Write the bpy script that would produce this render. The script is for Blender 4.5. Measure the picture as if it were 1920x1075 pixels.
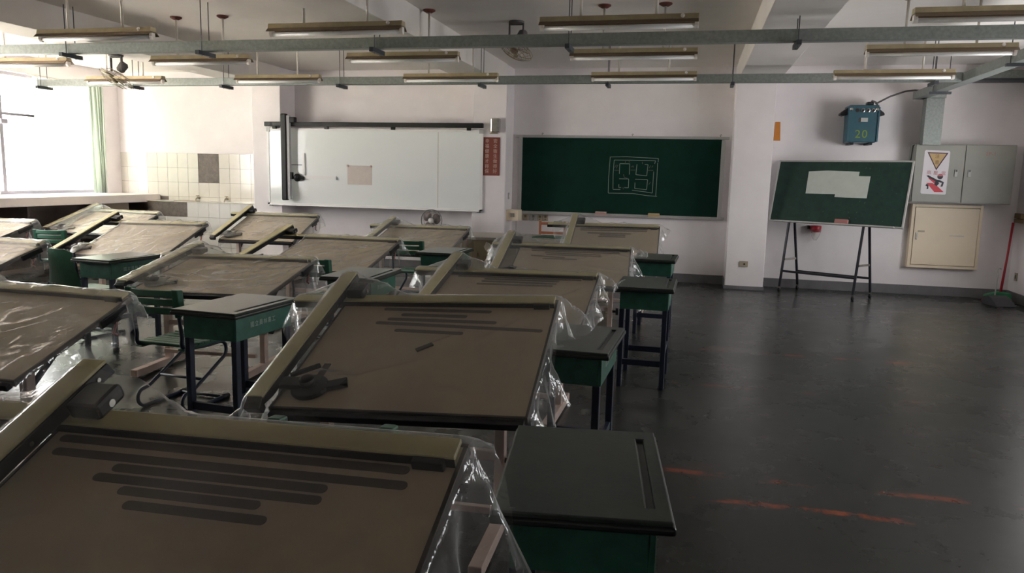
import bpy, bmesh, math, random
import numpy as np
from mathutils import Vector, Matrix
random.seed(7)
for o in list(bpy.data.objects): bpy.data.objects.remove(o)
SC = bpy.context.scene
COL = SC.collection
R = math.radians
EYE = 1.564
# ------------------------------------------------------------------ camera
cam = bpy.data.cameras.new('camera'); cam_o = bpy.data.objects.new('camera', cam); COL.objects.link(cam_o)
cam.sensor_width = 36; cam.lens = 1418.7 * 36 / 1920; cam.clip_start = .05; cam.clip_end = 200
def cam_axes(yaw, pitch, roll):
    F = Vector((-math.sin(yaw), math.cos(yaw), 0)); X = Vector((math.cos(yaw), math.sin(yaw), 0)); U = Vector((0, 0, 1))
    F2 = F * math.cos(pitch) - U * math.sin(pitch); U2 = U * math.cos(pitch) + F * math.sin(pitch)
    X3 = X * math.cos(roll) + U2 * math.sin(roll); U3 = U2 * math.cos(roll) - X * math.sin(roll)
    return X3, U3, F2
cx, cu, cf = cam_axes(.228906, .145407, .022867)
cam_o.matrix_world = Matrix(((cx.x, cu.x, -cf.x, 0), (cx.y, cu.y, -cf.y, 0), (cx.z, cu.z, -cf.z, EYE), (0, 0, 0, 1)))
SC.camera = cam_o
# ------------------------------------------------------------------ world, window light, exposure
W = bpy.data.worlds.new('overcast_sky'); SC.world = W; W.use_nodes = True
bg = W.node_tree.nodes['Background']; bg.inputs[0].default_value = (1, .965, .98, 1); bg.inputs[1].default_value = 2.0
def portal(name, loc, rot, sx, sy):
    l = bpy.data.lights.new(name, 'AREA'); l.shape = 'RECTANGLE'; l.size = sx; l.size_y = sy; l.cycles.is_portal = True
    o = bpy.data.objects.new(name, l); COL.objects.link(o); o.location = loc; o.rotation_euler = rot
LWIN = [(9.36, 11.42), (3.9, 8.1)]
RWIN = [(7.5, 10.0), (4.4, 5.7)]
for i, (a, b) in enumerate(LWIN): portal('window_left_in_view' if i == 0 else 'window_left_offscreen', (-10.2, (a + b) / 2, 2.03), (0, R(-90), 0), 1.82, b - a)
for a, b in RWIN: portal('window_right_offscreen', (4.52, (a + b) / 2, 1.7), (0, R(90), 0), 1.2, b - a)
sun = bpy.data.lights.new('bounce_sun_offscreen', 'SUN'); sun.energy = 22; sun.angle = R(.53); sun.color = (1, .95, .88)  # added sun: brightens the ceiling by bounce off the outside ground
sun_o = bpy.data.objects.new('bounce_sun_offscreen', sun); COL.objects.link(sun_o); sun_o.rotation_euler = (R(-32), 0, 0); sun_o.location = (-20, 30, 30)   # high over the front wall: shines along the window wall, not in
SC.view_settings.view_transform = 'Standard'; SC.view_settings.look = 'None'
SC.view_settings.gamma = 1; SC.view_settings.use_curve_mapping = False
SC.view_settings.exposure = 3.2
SC.cycles.transparent_max_bounces = 24; SC.cycles.max_bounces = 10; SC.cycles.diffuse_bounces = 6
# ------------------------------------------------------------------ materials
MATS = {}
def mat(name, col, rough=.6, metal=0, var=0., vscale=8., bump=0., bscale=60., spec=.5, coords='Object', dark=None, emit=None):
    m = bpy.data.materials.new(name); m.use_nodes = True; nt = m.node_tree; b = nt.nodes['Principled BSDF']
    b.inputs['Base Color'].default_value = (*col, 1); b.inputs['Roughness'].default_value = rough
    b.inputs['Metallic'].default_value = metal; b.inputs['Specular IOR Level'].default_value = spec
    tc = nt.nodes.new('ShaderNodeTexCoord')
    if var > 0:
        n = nt.nodes.new('ShaderNodeTexNoise'); n.inputs['Scale'].default_value = vscale; n.inputs['Detail'].default_value = 6; n.inputs['Roughness'].default_value = .65
        nt.links.new(tc.outputs[coords], n.inputs['Vector'])
        mx = nt.nodes.new('ShaderNodeMix'); mx.data_type = 'RGBA'
        d = dark if dark else tuple(c * (1 - var) for c in col)
        hi = tuple(min(1, c * (1 + var * .6)) for c in col)
        mx.inputs[6].default_value = (*d, 1); mx.inputs[7].default_value = (*hi, 1)
        rp = nt.nodes.new('ShaderNodeMapRange'); rp.inputs[1].default_value = .3; rp.inputs[2].default_value = .7
        nt.links.new(n.outputs[0], rp.inputs[0]); nt.links.new(rp.outputs[0], mx.inputs[0]); nt.links.new(mx.outputs[2], b.inputs['Base Color'])
    if bump > 0:
        n2 = nt.nodes.new('ShaderNodeTexNoise'); n2.inputs['Scale'].default_value = bscale; n2.inputs['Detail'].default_value = 4
        nt.links.new(tc.outputs[coords], n2.inputs['Vector'])
        bp = nt.nodes.new('ShaderNodeBump'); bp.inputs['Strength'].default_value = bump; bp.inputs['Distance'].default_value = .01
        nt.links.new(n2.outputs[0], bp.inputs['Height']); nt.links.new(bp.outputs[0], b.inputs['Normal'])
    MATS[name] = m; return m
mat('wall_paint', (.80, .755, .765), .75, var=.07, vscale=1.3, bump=.12, bscale=90)
mat('bounce_pavement', (.50, .47, .43), .9, var=.1, vscale=.6)  # pale surface of the added ground that bounces light indoors
mat('ceiling_paint', (.80, .755, .72), .85, var=.06, vscale=1., bump=.08)
mat('baseboard_grey', (.16, .155, .16), .55, var=.2, vscale=6)
mat('board_tan', (.435, .352, .25), .55, var=.07, vscale=4, bump=.03)
mat('rail_beige', (.50, .445, .25), .45, var=.08, vscale=7)
mat('black_plastic', (.014, .013, .016), .38)
mat('dark_edge', (.045, .036, .032), .5)
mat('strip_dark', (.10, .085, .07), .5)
mat('steel_pink', (.52, .40, .345), .5, var=.12, vscale=12)
mat('desk_green', (.022, .115, .078), .42, var=.3, vscale=14)
mat('desk_top', (.028, .042, .034), .28, var=.3, vscale=9, bump=.03)
mat('desk_rim', (.010, .016, .013), .35)
mat('leg_navy', (.014, .022, .048), .42, var=.2, vscale=20)
mat('chair_green', (.022, .105, .062), .38, var=.15, vscale=20)
mat('galvanised', (.27, .292, .28), .48, .3, var=.22, vscale=34, dark=(.20, .222, .208))
mat('lamp_tan', (.40, .33, .20), .5, var=.15, vscale=9)
mat('lamp_brown', (.16, .11, .065), .5)
mat('tube_glass', (.86, .84, .83), .25)
mat('socket_white', (.75, .70, .66), .45)
mat('cap_red', (.16, .045, .035), .6)
mat('rod_white', (.62, .58, .52), .5)
mat('rod_dark', (.10, .10, .11), .5, .4)
mat('bracket_dark', (.05, .055, .065), .5)
mat('tile_white', (.74, .73, .71), .12, var=.05, vscale=3)
mat('tile_cream', (.68, .65, .59), .14, var=.06, vscale=3)
mat('grout', (.20, .165, .15), .9)
mat('cement', (.20, .175, .16), .95, var=.3, vscale=18, bump=.4)
mat('counter_white', (.82, .76, .745), .5, var=.05, vscale=3)
mat('cabinet_dark', (.045, .035, .035), .6, var=.25, vscale=4)
mat('cupboard_wood', (.20, .15, .13), .6, var=.2, vscale=4)
mat('wood_light', (.42, .34, .26), .6, var=.15, vscale=5)
mat('window_alu', (.36, .35, .38), .4, .3)
mat('board_frame', (.50, .49, .48), .4, .4)
mat('chalk_green', (.004, .030, .019), .75, var=.25, vscale=3, spec=.15)
mat('chalk_green_worn', (.008, .038, .026), .7, var=.35, vscale=9)
mat('chalk', (.24, .28, .25), .9)
mat('chalk_red', (.10, .085, .075), .9)
mat('chalk_faint', (.13, .16, .14), .9)
mat('felt_pink', (.50, .32, .29), .8)
mat('felt_yellow', (.48, .36, .20), .8)
mat('felt_red', (.42, .17, .16), .8)
mat('paper_grey', (.56, .60, .55), .8, var=.05, vscale=12)
mat('paper_tan', (.60, .53, .49), .8, var=.05, vscale=12)
mat('sign_red', (.19, .04, .026), .6)
mat('sign_text', (.50, .40, .34), .7)
mat('steel_shiny', (.60, .58, .55), .22, .9, var=.2, vscale=20)
mat('brass', (.42, .36, .26), .35, .7)
mat('socket_tan', (.40, .34, .25), .5)
mat('slot_dark', (.05, .035, .025), .6)
mat('orange_paint', (.55, .20, .03), .6)
mat('transformer_blue', (.026, .092, .125), .38, var=.12, vscale=9)
mat('paint_yellow', (.20, .28, .02), .6)
mat('label_grey', (.42, .42, .41), .6)
mat('cabinet_grey', (.30, .30, .265), .5, var=.08, vscale=3)
mat('cabinet_beige', (.78, .66, .50), .5, var=.04, vscale=3)
mat('scribble_ink', (.06, .05, .04), .8)
mat('warn_white', (.70, .66, .70), .5)
mat('warn_purple', (.06, .02, .05), .6)
mat('warn_yellow', (.52, .35, .16), .6)
mat('warn_brown', (.16, .06, .02), .6)
mat('warn_red', (.58, .02, .04), .5)
mat('warn_pink', (.45, .14, .16), .6)
mat('warn_black', (.02, .02, .035), .6)
mat('frame_black', (.018, .02, .028), .4)
mat('podium_wood', (.42, .34, .22), .55, var=.12, vscale=3)
mat('podium_top', (.45, .41, .36), .4, var=.05, vscale=4)
mat('mat_green', (.05, .15, .095), .35)
mat('wood_orange', (.36, .125, .06), .45, var=.15, vscale=12)
mat('fan_white', (.66, .64, .62), .4)
mat('cage_grey', (.22, .21, .20), .5)
mat('fan_blade_grey', (.20, .155, .145), .35)
mat('fan_olive', (.23, .19, .11), .5)
mat('fan_iron', (.11, .10, .10), .55)
mat('broom_red', (.40, .015, .03), .4)
mat('broom_green', (.02, .20, .08), .5)
mat('pan_dark', (.05, .05, .055), .5)
mat('wood_brown', (.22, .15, .075), .6, var=.2, vscale=20)
mat('text_white', (.34, .42, .38), .7)
mat('whiteboard_grey', (.78, .81, .80), .09, bump=.035, bscale=2.2)
mat('frame_white', (.74, .73, .72), .35)
mat('corner_grey', (.42, .42, .42), .5)
mat('machine_black', (.013, .0135, .013), .5, spec=.3)
mat('seam_brown', (.42, .34, .24), .8)
mat('cup_red', (.34, .012, .025), .35)
# the floor: dull green-grey screed with remains of orange lines
def floor_material():
    m = mat('floor_screed', (.085, .092, .086), .30, spec=.32)
    nt = m.node_tree; b = nt.nodes['Principled BSDF']; L = nt.links
    tc = nt.nodes['Texture Coordinate'] if 'Texture Coordinate' in nt.nodes else nt.nodes.new('ShaderNodeTexCoord')
    def noise(s, d=6, r=.65):
        n = nt.nodes.new('ShaderNodeTexNoise'); n.inputs['Scale'].default_value = s; n.inputs['Detail'].default_value = d; n.inputs['Roughness'].default_value = r
        L.new(tc.outputs['Object'], n.inputs['Vector']); return n
    def rng(src, a, c, lo=0., hi=1.):
        r = nt.nodes.new('ShaderNodeMapRange'); r.inputs[1].default_value = a; r.inputs[2].default_value = c; r.inputs[3].default_value = lo; r.inputs[4].default_value = hi
        L.new(src, r.inputs[0]); return r.outputs[0]
    def mix(f, c1, c2):
        x = nt.nodes.new('ShaderNodeMix'); x.data_type = 'RGBA'; L.new(f, x.inputs[0])
        for s, c in ((6, c1), (7, c2)):
            if isinstance(c, tuple): x.inputs[s].default_value = (*c, 1)
            else: L.new(c, x.inputs[s])
        return x.outputs[2]
    def op(k, a, c):
        x = nt.nodes.new('ShaderNodeMath'); x.operation = k
        for i, s in ((0, a), (1, c)):
            if isinstance(s, (int, float)): x.inputs[i].default_value = s
            else: L.new(s, x.inputs[i])
        return x.outputs[0]
    c = mix(rng(noise(.9).outputs[0], .35, .65), (.017, .022, .018), (.034, .033, .032))
    c = mix(rng(noise(14).outputs[0], .35, .7, 0, .45), c, (.015, .018, .016))
    sp = nt.nodes.new('ShaderNodeSeparateXYZ'); L.new(tc.outputs['Object'], sp.inputs[0])
    wear = rng(noise(2.3, 5).outputs[0], .50, .60); wob = op('MULTIPLY', op('SUBTRACT', noise(5).outputs[0], .5), .05)
    tot = None
    for y0, half, amt in ((3.70, .035, .9), (4.03, .04, .55), (5.87, .035, .3), (7.16, .045, .5)):
        d = op('ABSOLUTE', op('ADD', op('SUBTRACT', sp.outputs[1], y0), wob), 0.)
        k = op('MULTIPLY', op('MULTIPLY', rng(d, half, half * .45), wear), amt)
        tot = k if tot is None else op('ADD', tot, k)
    tot = op('MULTIPLY', tot, rng(sp.outputs[0], -.25, -.05))
    c = mix(tot, c, (.42, .075, .02))
    L.new(c, b.inputs['Base Color'])
    L.new(rng(noise(1.7).outputs[0], .3, .7, .24, .32), b.inputs['Roughness'])
    bp = nt.nodes.new('ShaderNodeBump'); bp.inputs['Strength'].default_value = .025; bp.inputs['Distance'].default_value = .006
    L.new(noise(5, 5, .5).outputs[0], bp.inputs['Height']); L.new(bp.outputs[0], b.inputs['Normal'])
floor_material()
def film_material(name, haze, crinkle, bs, gloss=.045, edge=.38):
    m = bpy.data.materials.new(name); m.use_nodes = True; nt = m.node_tree; nt.nodes.clear(); L = nt.links
    out = nt.nodes.new('ShaderNodeOutputMaterial')
    tr = nt.nodes.new('ShaderNodeBsdfTransparent'); tr.inputs[0].default_value = (.95, .95, .94, 1)
    gl = nt.nodes.new('ShaderNodeBsdfGlossy'); gl.inputs['Roughness'].default_value = .09; gl.inputs[0].default_value = (.95, .95, .97, 1)
    df = nt.nodes.new('ShaderNodeBsdfDiffuse'); df.inputs[0].default_value = (.8, .8, .8, 1)
    tl = nt.nodes.new('ShaderNodeBsdfTranslucent'); tl.inputs[0].default_value = (.8, .8, .8, 1)
    tc = nt.nodes.new('ShaderNodeTexCoord')
    n = nt.nodes.new('ShaderNodeTexNoise'); n.inputs['Scale'].default_value = bs; n.inputs['Detail'].default_value = 3; n.inputs['Distortion'].default_value = 1.2
    L.new(tc.outputs['Object'], n.inputs['Vector'])
    bp = nt.nodes.new('ShaderNodeBump'); bp.inputs['Strength'].default_value = crinkle; bp.inputs['Distance'].default_value = .02
    L.new(n.outputs[0], bp.inputs['Height'])
    L.new(bp.outputs[0], gl.inputs['Normal'])
    lw = nt.nodes.new('ShaderNodeLayerWeight'); lw.inputs['Blend'].default_value = .5; L.new(bp.outputs[0], lw.inputs['Normal'])
    pw = nt.nodes.new('ShaderNodeMath'); pw.operation = 'POWER'; pw.inputs[1].default_value = 4.5; L.new(lw.outputs['Facing'], pw.inputs[0])
    fr = nt.nodes.new('ShaderNodeMath'); fr.operation = 'MULTIPLY_ADD'; fr.inputs[1].default_value = edge; fr.inputs[2].default_value = gloss; L.new(pw.outputs[0], fr.inputs[0])
    a0 = nt.nodes.new('ShaderNodeMixShader'); a0.inputs[0].default_value = .5; L.new(df.outputs[0], a0.inputs[1]); L.new(tl.outputs[0], a0.inputs[2])
    hz = nt.nodes.new('ShaderNodeMath'); hz.operation = 'MULTIPLY_ADD'; hz.inputs[1].default_value = .6; hz.inputs[2].default_value = haze
    p2 = nt.nodes.new('ShaderNodeMath'); p2.operation = 'POWER'; p2.inputs[1].default_value = 2.5; lg = nt.nodes.new('ShaderNodeLayerWeight'); lg.inputs['Blend'].default_value = .5; L.new(lg.outputs['Facing'], p2.inputs[0]); L.new(p2.outputs[0], hz.inputs[0])
    a1 = nt.nodes.new('ShaderNodeMixShader'); L.new(hz.outputs[0], a1.inputs[0]); L.new(tr.outputs[0], a1.inputs[1]); L.new(a0.outputs[0], a1.inputs[2])
    a2 = nt.nodes.new('ShaderNodeMixShader'); L.new(fr.outputs[0], a2.inputs[0]); L.new(a1.outputs[0], a2.inputs[1]); L.new(gl.outputs[0], a2.inputs[2])
    L.new(a2.outputs[0], out.inputs[0]); MATS[name] = m
film_material('film_clear', .05, .4, 9, .05, .24)
film_material('film_crinkled', .08, .8, 8, .09, .38)
film_material('bag_film', .10, .6, 30)
def pane_material():
    m = bpy.data.materials.new('window_glass'); m.use_nodes = True; nt = m.node_tree; nt.nodes.clear()
    out = nt.nodes.new('ShaderNodeOutputMaterial'); tr = nt.nodes.new('ShaderNodeBsdfTransparent'); tr.inputs[0].default_value = (.93, .95, .94, 1)
    gl = nt.nodes.new('ShaderNodeBsdfGlossy'); gl.inputs['Roughness'].default_value = .02; mx = nt.nodes.new('ShaderNodeMixShader'); mx.inputs[0].default_value = .06
    nt.links.new(tr.outputs[0], mx.inputs[1]); nt.links.new(gl.outputs[0], mx.inputs[2]); nt.links.new(mx.outputs[0], out.inputs[0]); MATS['window_glass'] = m
    m = bpy.data.materials.new('curtain_cloth'); m.use_nodes = True; nt = m.node_tree; nt.nodes.clear()
    out = nt.nodes.new('ShaderNodeOutputMaterial'); df = nt.nodes.new('ShaderNodeBsdfDiffuse'); df.inputs[0].default_value = (.52, .58, .50, 1)
    tl = nt.nodes.new('ShaderNodeBsdfTranslucent'); tl.inputs[0].default_value = (.20, .225, .185, 1); mx = nt.nodes.new('ShaderNodeMixShader'); mx.inputs[0].default_value = .5
    nt.links.new(df.outputs[0], mx.inputs[1]); nt.links.new(tl.outputs[0], mx.inputs[2]); nt.links.new(mx.outputs[0], out.inputs[0]); MATS['curtain_cloth'] = m
    m = bpy.data.materials.new('sheer_cloth'); m.use_nodes = True; nt = m.node_tree; nt.nodes.clear()
    out = nt.nodes.new('ShaderNodeOutputMaterial'); tl = nt.nodes.new('ShaderNodeBsdfTranslucent'); tl.inputs[0].default_value = (.24, .27, .23, 1)
    tr = nt.nodes.new('ShaderNodeBsdfTransparent'); mx = nt.nodes.new('ShaderNodeMixShader'); mx.inputs[0].default_value = .03
    nt.links.new(tl.outputs[0], mx.inputs[1]); nt.links.new(tr.outputs[0], mx.inputs[2]); nt.links.new(mx.outputs[0], out.inputs[0]); MATS['sheer_cloth'] = m
pane_material()
# ------------------------------------------------------------------ mesh helpers
class MB:
    def __init__(s): s.v = []; s.f = []
    def add(s, vs, fs):
        k = len(s.v); s.v += [tuple(p) for p in vs]; s.f += [tuple(i + k for i in f) for f in fs]; return s
    def box(s, lo, hi, M=None):
        (a, b, c), (d, e, f) = lo, hi
        vs = [(a, b, c), (d, b, c), (d, e, c), (a, e, c), (a, b, f), (d, b, f), (d, e, f), (a, e, f)]
        if M is not None: vs = [M @ Vector(p) for p in vs]
        return s.add(vs, [(3, 2, 1, 0), (4, 5, 6, 7), (0, 1, 5, 4), (1, 2, 6, 5), (2, 3, 7, 6), (3, 0, 4, 7)])
    def prism(s, poly, fn, t0, t1):
        n = len(poly); vs = [fn(x, y, t0) for x, y in poly] + [fn(x, y, t1) for x, y in poly]
        return s.add(vs, [tuple(range(n))[::-1], tuple(range(n, 2 * n))] + [(i, (i + 1) % n, n + (i + 1) % n, n + i) for i in range(n)])
    def tube(s, pts, r, n=8, closed=False, cap=True):
        pts = [Vector(p) for p in pts]; m = len(pts); rings = []; prev = None
        for i, p in enumerate(pts):
            a = pts[(i - 1) % m] if (closed or i > 0) else p; b = pts[(i + 1) % m] if (closed or i < m - 1) else p
            t = (b - a).normalized()
            if prev is None: nrm = t.orthogonal().normalized()
            else: nrm = (prev - t * prev.dot(t)); nrm = nrm.normalized() if nrm.length > 1e-6 else t.orthogonal().normalized()
            prev = nrm; bi = t.cross(nrm); rr = r[i] if isinstance(r, (list, tuple)) else r
            rings.append([p + (nrm * math.cos(2 * math.pi * k / n) + bi * math.sin(2 * math.pi * k / n)) * rr for k in range(n)])
        vs = [q for g in rings for q in g]; fs = []
        for i in range(m if closed else m - 1):
            j = (i + 1) % m
            for k in range(n): fs.append((i * n + k, i * n + (k + 1) % n, j * n + (k + 1) % n, j * n + k))
        if cap and not closed: fs += [tuple(range(n))[::-1], tuple(range((m - 1) * n, m * n))]
        return s.add(vs, fs)
    def bar(s, p, q, w, d=None, up=(0, 0, 1)):
        p, q = Vector(p), Vector(q); d = d or w; t = (q - p).normalized(); u = Vector(up)
        if abs(t.dot(u)) > .98: u = Vector((0, 1, 0))
        x = t.cross(u).normalized(); y = x.cross(t)
        vs = [c + x * sx * w / 2 + y * sy * d / 2 for c in (p, q) for sx, sy in ((-1, -1), (1, -1), (1, 1), (-1, 1))]
        return s.add(vs, [(3, 2, 1, 0), (4, 5, 6, 7), (0, 1, 5, 4), (1, 2, 6, 5), (2, 3, 7, 6), (3, 0, 4, 7)])
    def lathe(s, prof, c, axis, n=20):
        c = Vector(c); t = Vector(axis).normalized(); x = t.orthogonal().normalized(); y = t.cross(x); m = len(prof)
        vs = [c + t * h + (x * math.cos(2 * math.pi * k / n) + y * math.sin(2 * math.pi * k / n)) * r for r, h in prof for k in range(n)]
        fs = [(i * n + k, i * n + (k + 1) % n, (i + 1) * n + (k + 1) % n, (i + 1) * n + k) for i in range(m - 1) for k in range(n)]
        fs += [tuple(range(n))[::-1], tuple(range((m - 1) * n, m * n))]
        return s.add(vs, fs)
    def mesh(s, name, M=None):
        me = bpy.data.meshes.new(name); me.from_pydata([M @ Vector(p) for p in s.v] if M is not None else s.v, [], s.f)
        bm = bmesh.new(); bm.from_mesh(me); bmesh.ops.recalc_face_normals(bm, faces=bm.faces); bm.to_mesh(me); bm.free(); return me
    def build(s, name, m, parent=None, bevel=0., smooth=False, M=None, seg=2):
        me = s.mesh(name, M); me.materials.append(MATS[m]); o = bpy.data.objects.new(name, me); COL.objects.link(o)
        if smooth:
            for p in me.polygons: p.use_smooth = True
        if bevel > 0:
            b = o.modifiers.new('bevel', 'BEVEL'); b.width = bevel; b.segments = seg; b.limit_method = 'ANGLE'; b.angle_limit = R(40); b.harden_normals = False
        if parent: o.parent = parent
        return o
def arc(c, r, a0, a1, n, ax=(1, 0, 0), ay=(0, 0, 1)):
    c, ax, ay = Vector(c), Vector(ax), Vector(ay)
    return [c + ax * r * math.cos(R(a0 + (a1 - a0) * i / n)) + ay * r * math.sin(R(a0 + (a1 - a0) * i / n)) for i in range(n + 1)]
def BX(lo, hi): return MB().box(lo, hi)
def tag(o, label, cat, group=None):
    o['label'] = label; o['category'] = cat
    if group: o['group'] = group
    return o
def thing(name, loc, rz=0., label=None, cat=None, group=None):
    o = bpy.data.objects.new(name, None); COL.objects.link(o); o.location = loc; o.rotation_euler = (0, 0, rz); o.empty_display_size = .1
    if label: tag(o, label, cat, group)
    return o
def struct(o): o['kind'] = 'structure'; return o
def copy_tree(o, parent=None):
    c = o.copy(); COL.objects.link(c); c.parent = parent
    for ch in list(o.children): copy_tree(ch, c)
    return c
def text_mesh(body, size, spacing=1.0, vertical=False):
    cu = bpy.data.curves.new('lettering', 'FONT'); cu.body = '\n'.join(body) if vertical else body; cu.size = size; cu.align_x = 'CENTER'; cu.align_y = 'CENTER'
    cu.space_line = spacing if vertical else 1; cu.space_character = 1 if vertical else spacing; cu.extrude = .0006; cu.resolution_u = 3
    o = bpy.data.objects.new('lettering', cu); COL.objects.link(o); bpy.context.view_layer.update()
    dg = bpy.context.evaluated_depsgraph_get(); me = bpy.data.meshes.new_from_object(o.evaluated_get(dg)); bpy.data.objects.remove(o); return me
def lettering(name, body, size, m, M, parent=None, spacing=1.0, vertical=False):
    me = text_mesh(body, size, spacing, vertical); me.transform(M); me.materials.clear(); me.materials.append(MATS[m]); me.name = name
    o = bpy.data.objects.new(name, me); COL.objects.link(o)
    if parent: o.parent = parent
    return o
FACE_FRONT = Matrix(((1, 0, 0, 0), (0, 0, -1, 0), (0, 1, 0, 0), (0, 0, 0, 1)))   # text facing -Y (towards the room)
FACE_RIGHT = Matrix(((0, 0, 1, 0), (1, 0, 0, 0), (0, 1, 0, 0), (0, 0, 0, 1)))    # text facing +X
def T(x, y, z): return Matrix.Translation((x, y, z))
# ------------------------------------------------------------------ room shell
X0, X1, Y0, Y1, ZC, ZB = -10.08, 4.40, -3.4, 11.875, 3.22, 2.93
struct(BX((X0 - .25, Y0 - .25, -.2), (X1 + .25, Y1 + .25, 0)).build('floor', 'floor_screed'))
ceil = struct(BX((X0 - .25, Y0 - .25, ZC), (X1 + .25, Y1 + .25, ZC + .2)).build('ceiling', 'ceiling_paint'))
PIL = [(-7.12, -6.60), (-3.33, -2.80), (.535, 1.075)]
for a, b in PIL: BX((a, Y0, ZB), (b, 11.4, ZC + .01)).build('beam', 'ceiling_paint', ceil, .006)
wf = struct(BX((X0 - .25, Y1, 0), (X1 + .25, Y1 + .25, ZC)).build('wall_front', 'wall_paint'))
for a, b in PIL: BX((a, 11.4, 0), (b, Y1 + .01, ZC)).build('pillar', 'wall_paint', wf, .012)
struct(BX((X0 - .25, Y0 - .25, 0), (X1 + .25, Y0, ZC)).build('wall_back', 'wall_paint'))
def pierced(name, x0, x1, wins, z0, z1):
    m = MB(); ys = [Y0] + [v for w in sorted(wins) for v in w] + [Y1]
    for i in range(0, len(ys) - 1, 2): m.box((x0, ys[i], 0), (x1, ys[i + 1], ZC))
    for a, b in wins: m.box((x0, a, 0), (x1, b, z0)); m.box((x0, a, z1), (x1, b, ZC))
    return struct(m.build(name, 'wall_paint'))
pierced('wall_left', X0 - .25, X0, LWIN, 1.11, 2.95)
wr = pierced('wall_right', X1, X1 + .25, RWIN, 1.1, 2.3)
def window(n, x, a, b, z0, z1, cuts):
    w = struct(thing('window_%d' % n, (x, (a + b) / 2, z0))); h = (b - a) / 2; H = z1 - z0; t = .028
    m = MB().box((-t, -h, 0), (t, h, .05)).box((-t, -h, H - .05), (t, h, H)).box((-t, -h, 0), (t, -h + .05, H)).box((-t, h - .05, 0), (t, h, H))
    m.build('window_frame', 'window_alu', w)
    ys = [-h] + [c_ - (a + b) / 2 for c_ in cuts] + [h]; k = len(ys) - 1
    for y in ys[1:-1]: BX((-t * .9, y - .03, .05), (t * .9, y + .03, H - .05)).build('mullion', 'window_alu', w)
    BX((-t * .8, -h + .05, H * .66 - .02), (t * .8, h - .05, H * .66 + .02)).build('transom', 'window_alu', w)
    for i in range(k):
        y0, y1 = ys[i] + .03, ys[i + 1] - .03
        BX((-.003, y0, .05), (.003, y1, H * .66)).build('pane', 'window_glass', w); BX((-.003, y0, H * .66), (.003, y1, H - .05)).build('pane', 'window_glass', w)
    return w
for i, (a, b) in enumerate(LWIN):
    cuts = [9.54, 10.5] if i == 0 else [a + (b - a) * q / 4 for q in (1, 2, 3)]; w = window(i + 1, X0 - .12, a, b, 1.11, 2.95, cuts); yl = cuts[0] - (a + b) / 2
    BX((.03, yl - .05, 1.06), (.09, yl + .06, 1.13)).build('window_latch', 'window_alu', w, .006)
for i, (a, b) in enumerate(RWIN): window(i + 3, X1 + .12, a, b, 1.1, 2.3, [a + (b - a) / 3, a + (b - a) * 2 / 3])
# baseboards
struct(BX((-70, -50, -.35), (X0 - .25, 60, -.15)).build('bounce_ground_outside', 'bounce_pavement'))  # unseen ground slab added to reflect sunlight up onto the ceiling
bz = .13
bf = MB()
for a, b in ((-2.8, .535), (1.075, X1)): bf.box((a, Y1 - .015, 0), (b, Y1 + .01, bz))
for a, b in PIL[1:]:
    bf.box((a - .012, 11.385, 0), (b + .012, 11.41, .05 if a > 0 else bz)); bf.box((a - .012, 11.4, 0), (a, Y1, bz)); bf.box((b, 11.4, 0), (b + .012, Y1, bz))
bf.box((-6.6, Y1 - .015, 0), (-3.33, Y1, bz)); struct(bf.build('baseboard_front', 'baseboard_grey'))
struct(BX((X1 - .015, Y0, 0), (X1 + .01, Y1 - .016, bz)).build('baseboard_right', 'baseboard_grey'))
# wall tiles
TW, TH, J = .207, .2535, .004
tz = 1.825
def tile_mesh(w, h, m):
    me = BX((0, -.008, 0), (w, 0, h)).mesh('tile'); me.materials.append(MATS[m]); return me
cache = {}
def tile(parent, x, y, z, w, h, m):
    key = (round(w, 3), round(h, 3), m)
    if key not in cache: cache[key] = tile_mesh(w - J, h - J, m)
    o = bpy.data.objects.new('tile', cache[key]); COL.objects.link(o); o.location = (x + J / 2, y, z + J / 2); o.parent = parent
BX((X0, Y1 - .006, .95), (-7.12, Y1 + .005, tz)).build('grout_bed', 'grout', wf)
xs = [X0, X0 + .14]
while xs[-1] + TW < -7.13: xs.append(xs[-1] + TW)
xs.append(-7.12)
zrow = [tz - TH, tz - 2 * TH, tz - 3 * TH, .965]
for i in range(len(xs) - 1):
    for r, z in enumerate(zrow):
        if 8 <= i <= 9 and r < 2: continue
        if xs[i] < -9.3 and r == 3: continue
        tile(wf, xs[i], Y1 - .006, z, xs[i + 1] - xs[i], TH if r < 3 else zrow[2] - .965, 'tile_cream')
BX((xs[8] + .003, Y1 - .009, zrow[1] + .003), (xs[10] - .003, Y1 - .005, tz - .003)).build('bare_cement', 'cement', wf)
# ------------------------------------------------------------------ window counter and sink trough
c = thing('window_counter', (-9.68, 6.2, 0), label='long white window counter with open cupboards below', cat='counter')
BX((-.395, -6.6, .965), (.40, 5.66, 1.095)).build('counter_slab', 'counter_white', c, .006)
BX((-.395, -6.6, .0), (-.36, 5.66, .965)).build('back_panel', 'cupboard_wood', c); BX((-.36, -6.6, .0), (.22, 5.66, .06)).build('bottom_panel', 'cupboard_wood', c)
for yy in (-6.6, -5.0, -3.4, -1.8, -.2, 1.4, 3.0, 5.0, 5.63): BX((-.36, yy, .06), (.22, yy + .03, .965)).build('divider', 'cupboard_wood', c)
BX((.22, 4.5, .0), (.25, 5.03, .965)).build('wood_panel', 'wood_light', c)
s = thing('sink_trough', (-8.2, 11.69, 0), label='white tiled washing trough with bare cement patch beside window counter', cat='sink')
BX((-1.07, -.18, 0), (1.07, .18, .985)).build('trough_body', 'grout', s)
BX((-1.075, -.2, .985), (1.075, .17, 1.0)).build('ledge', 'tile_cream', s)
tx = [-1.07, -.905]
while tx[-1] + .209 < 1.0: tx.append(tx[-1] + .209)
tx.append(1.07)
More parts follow.
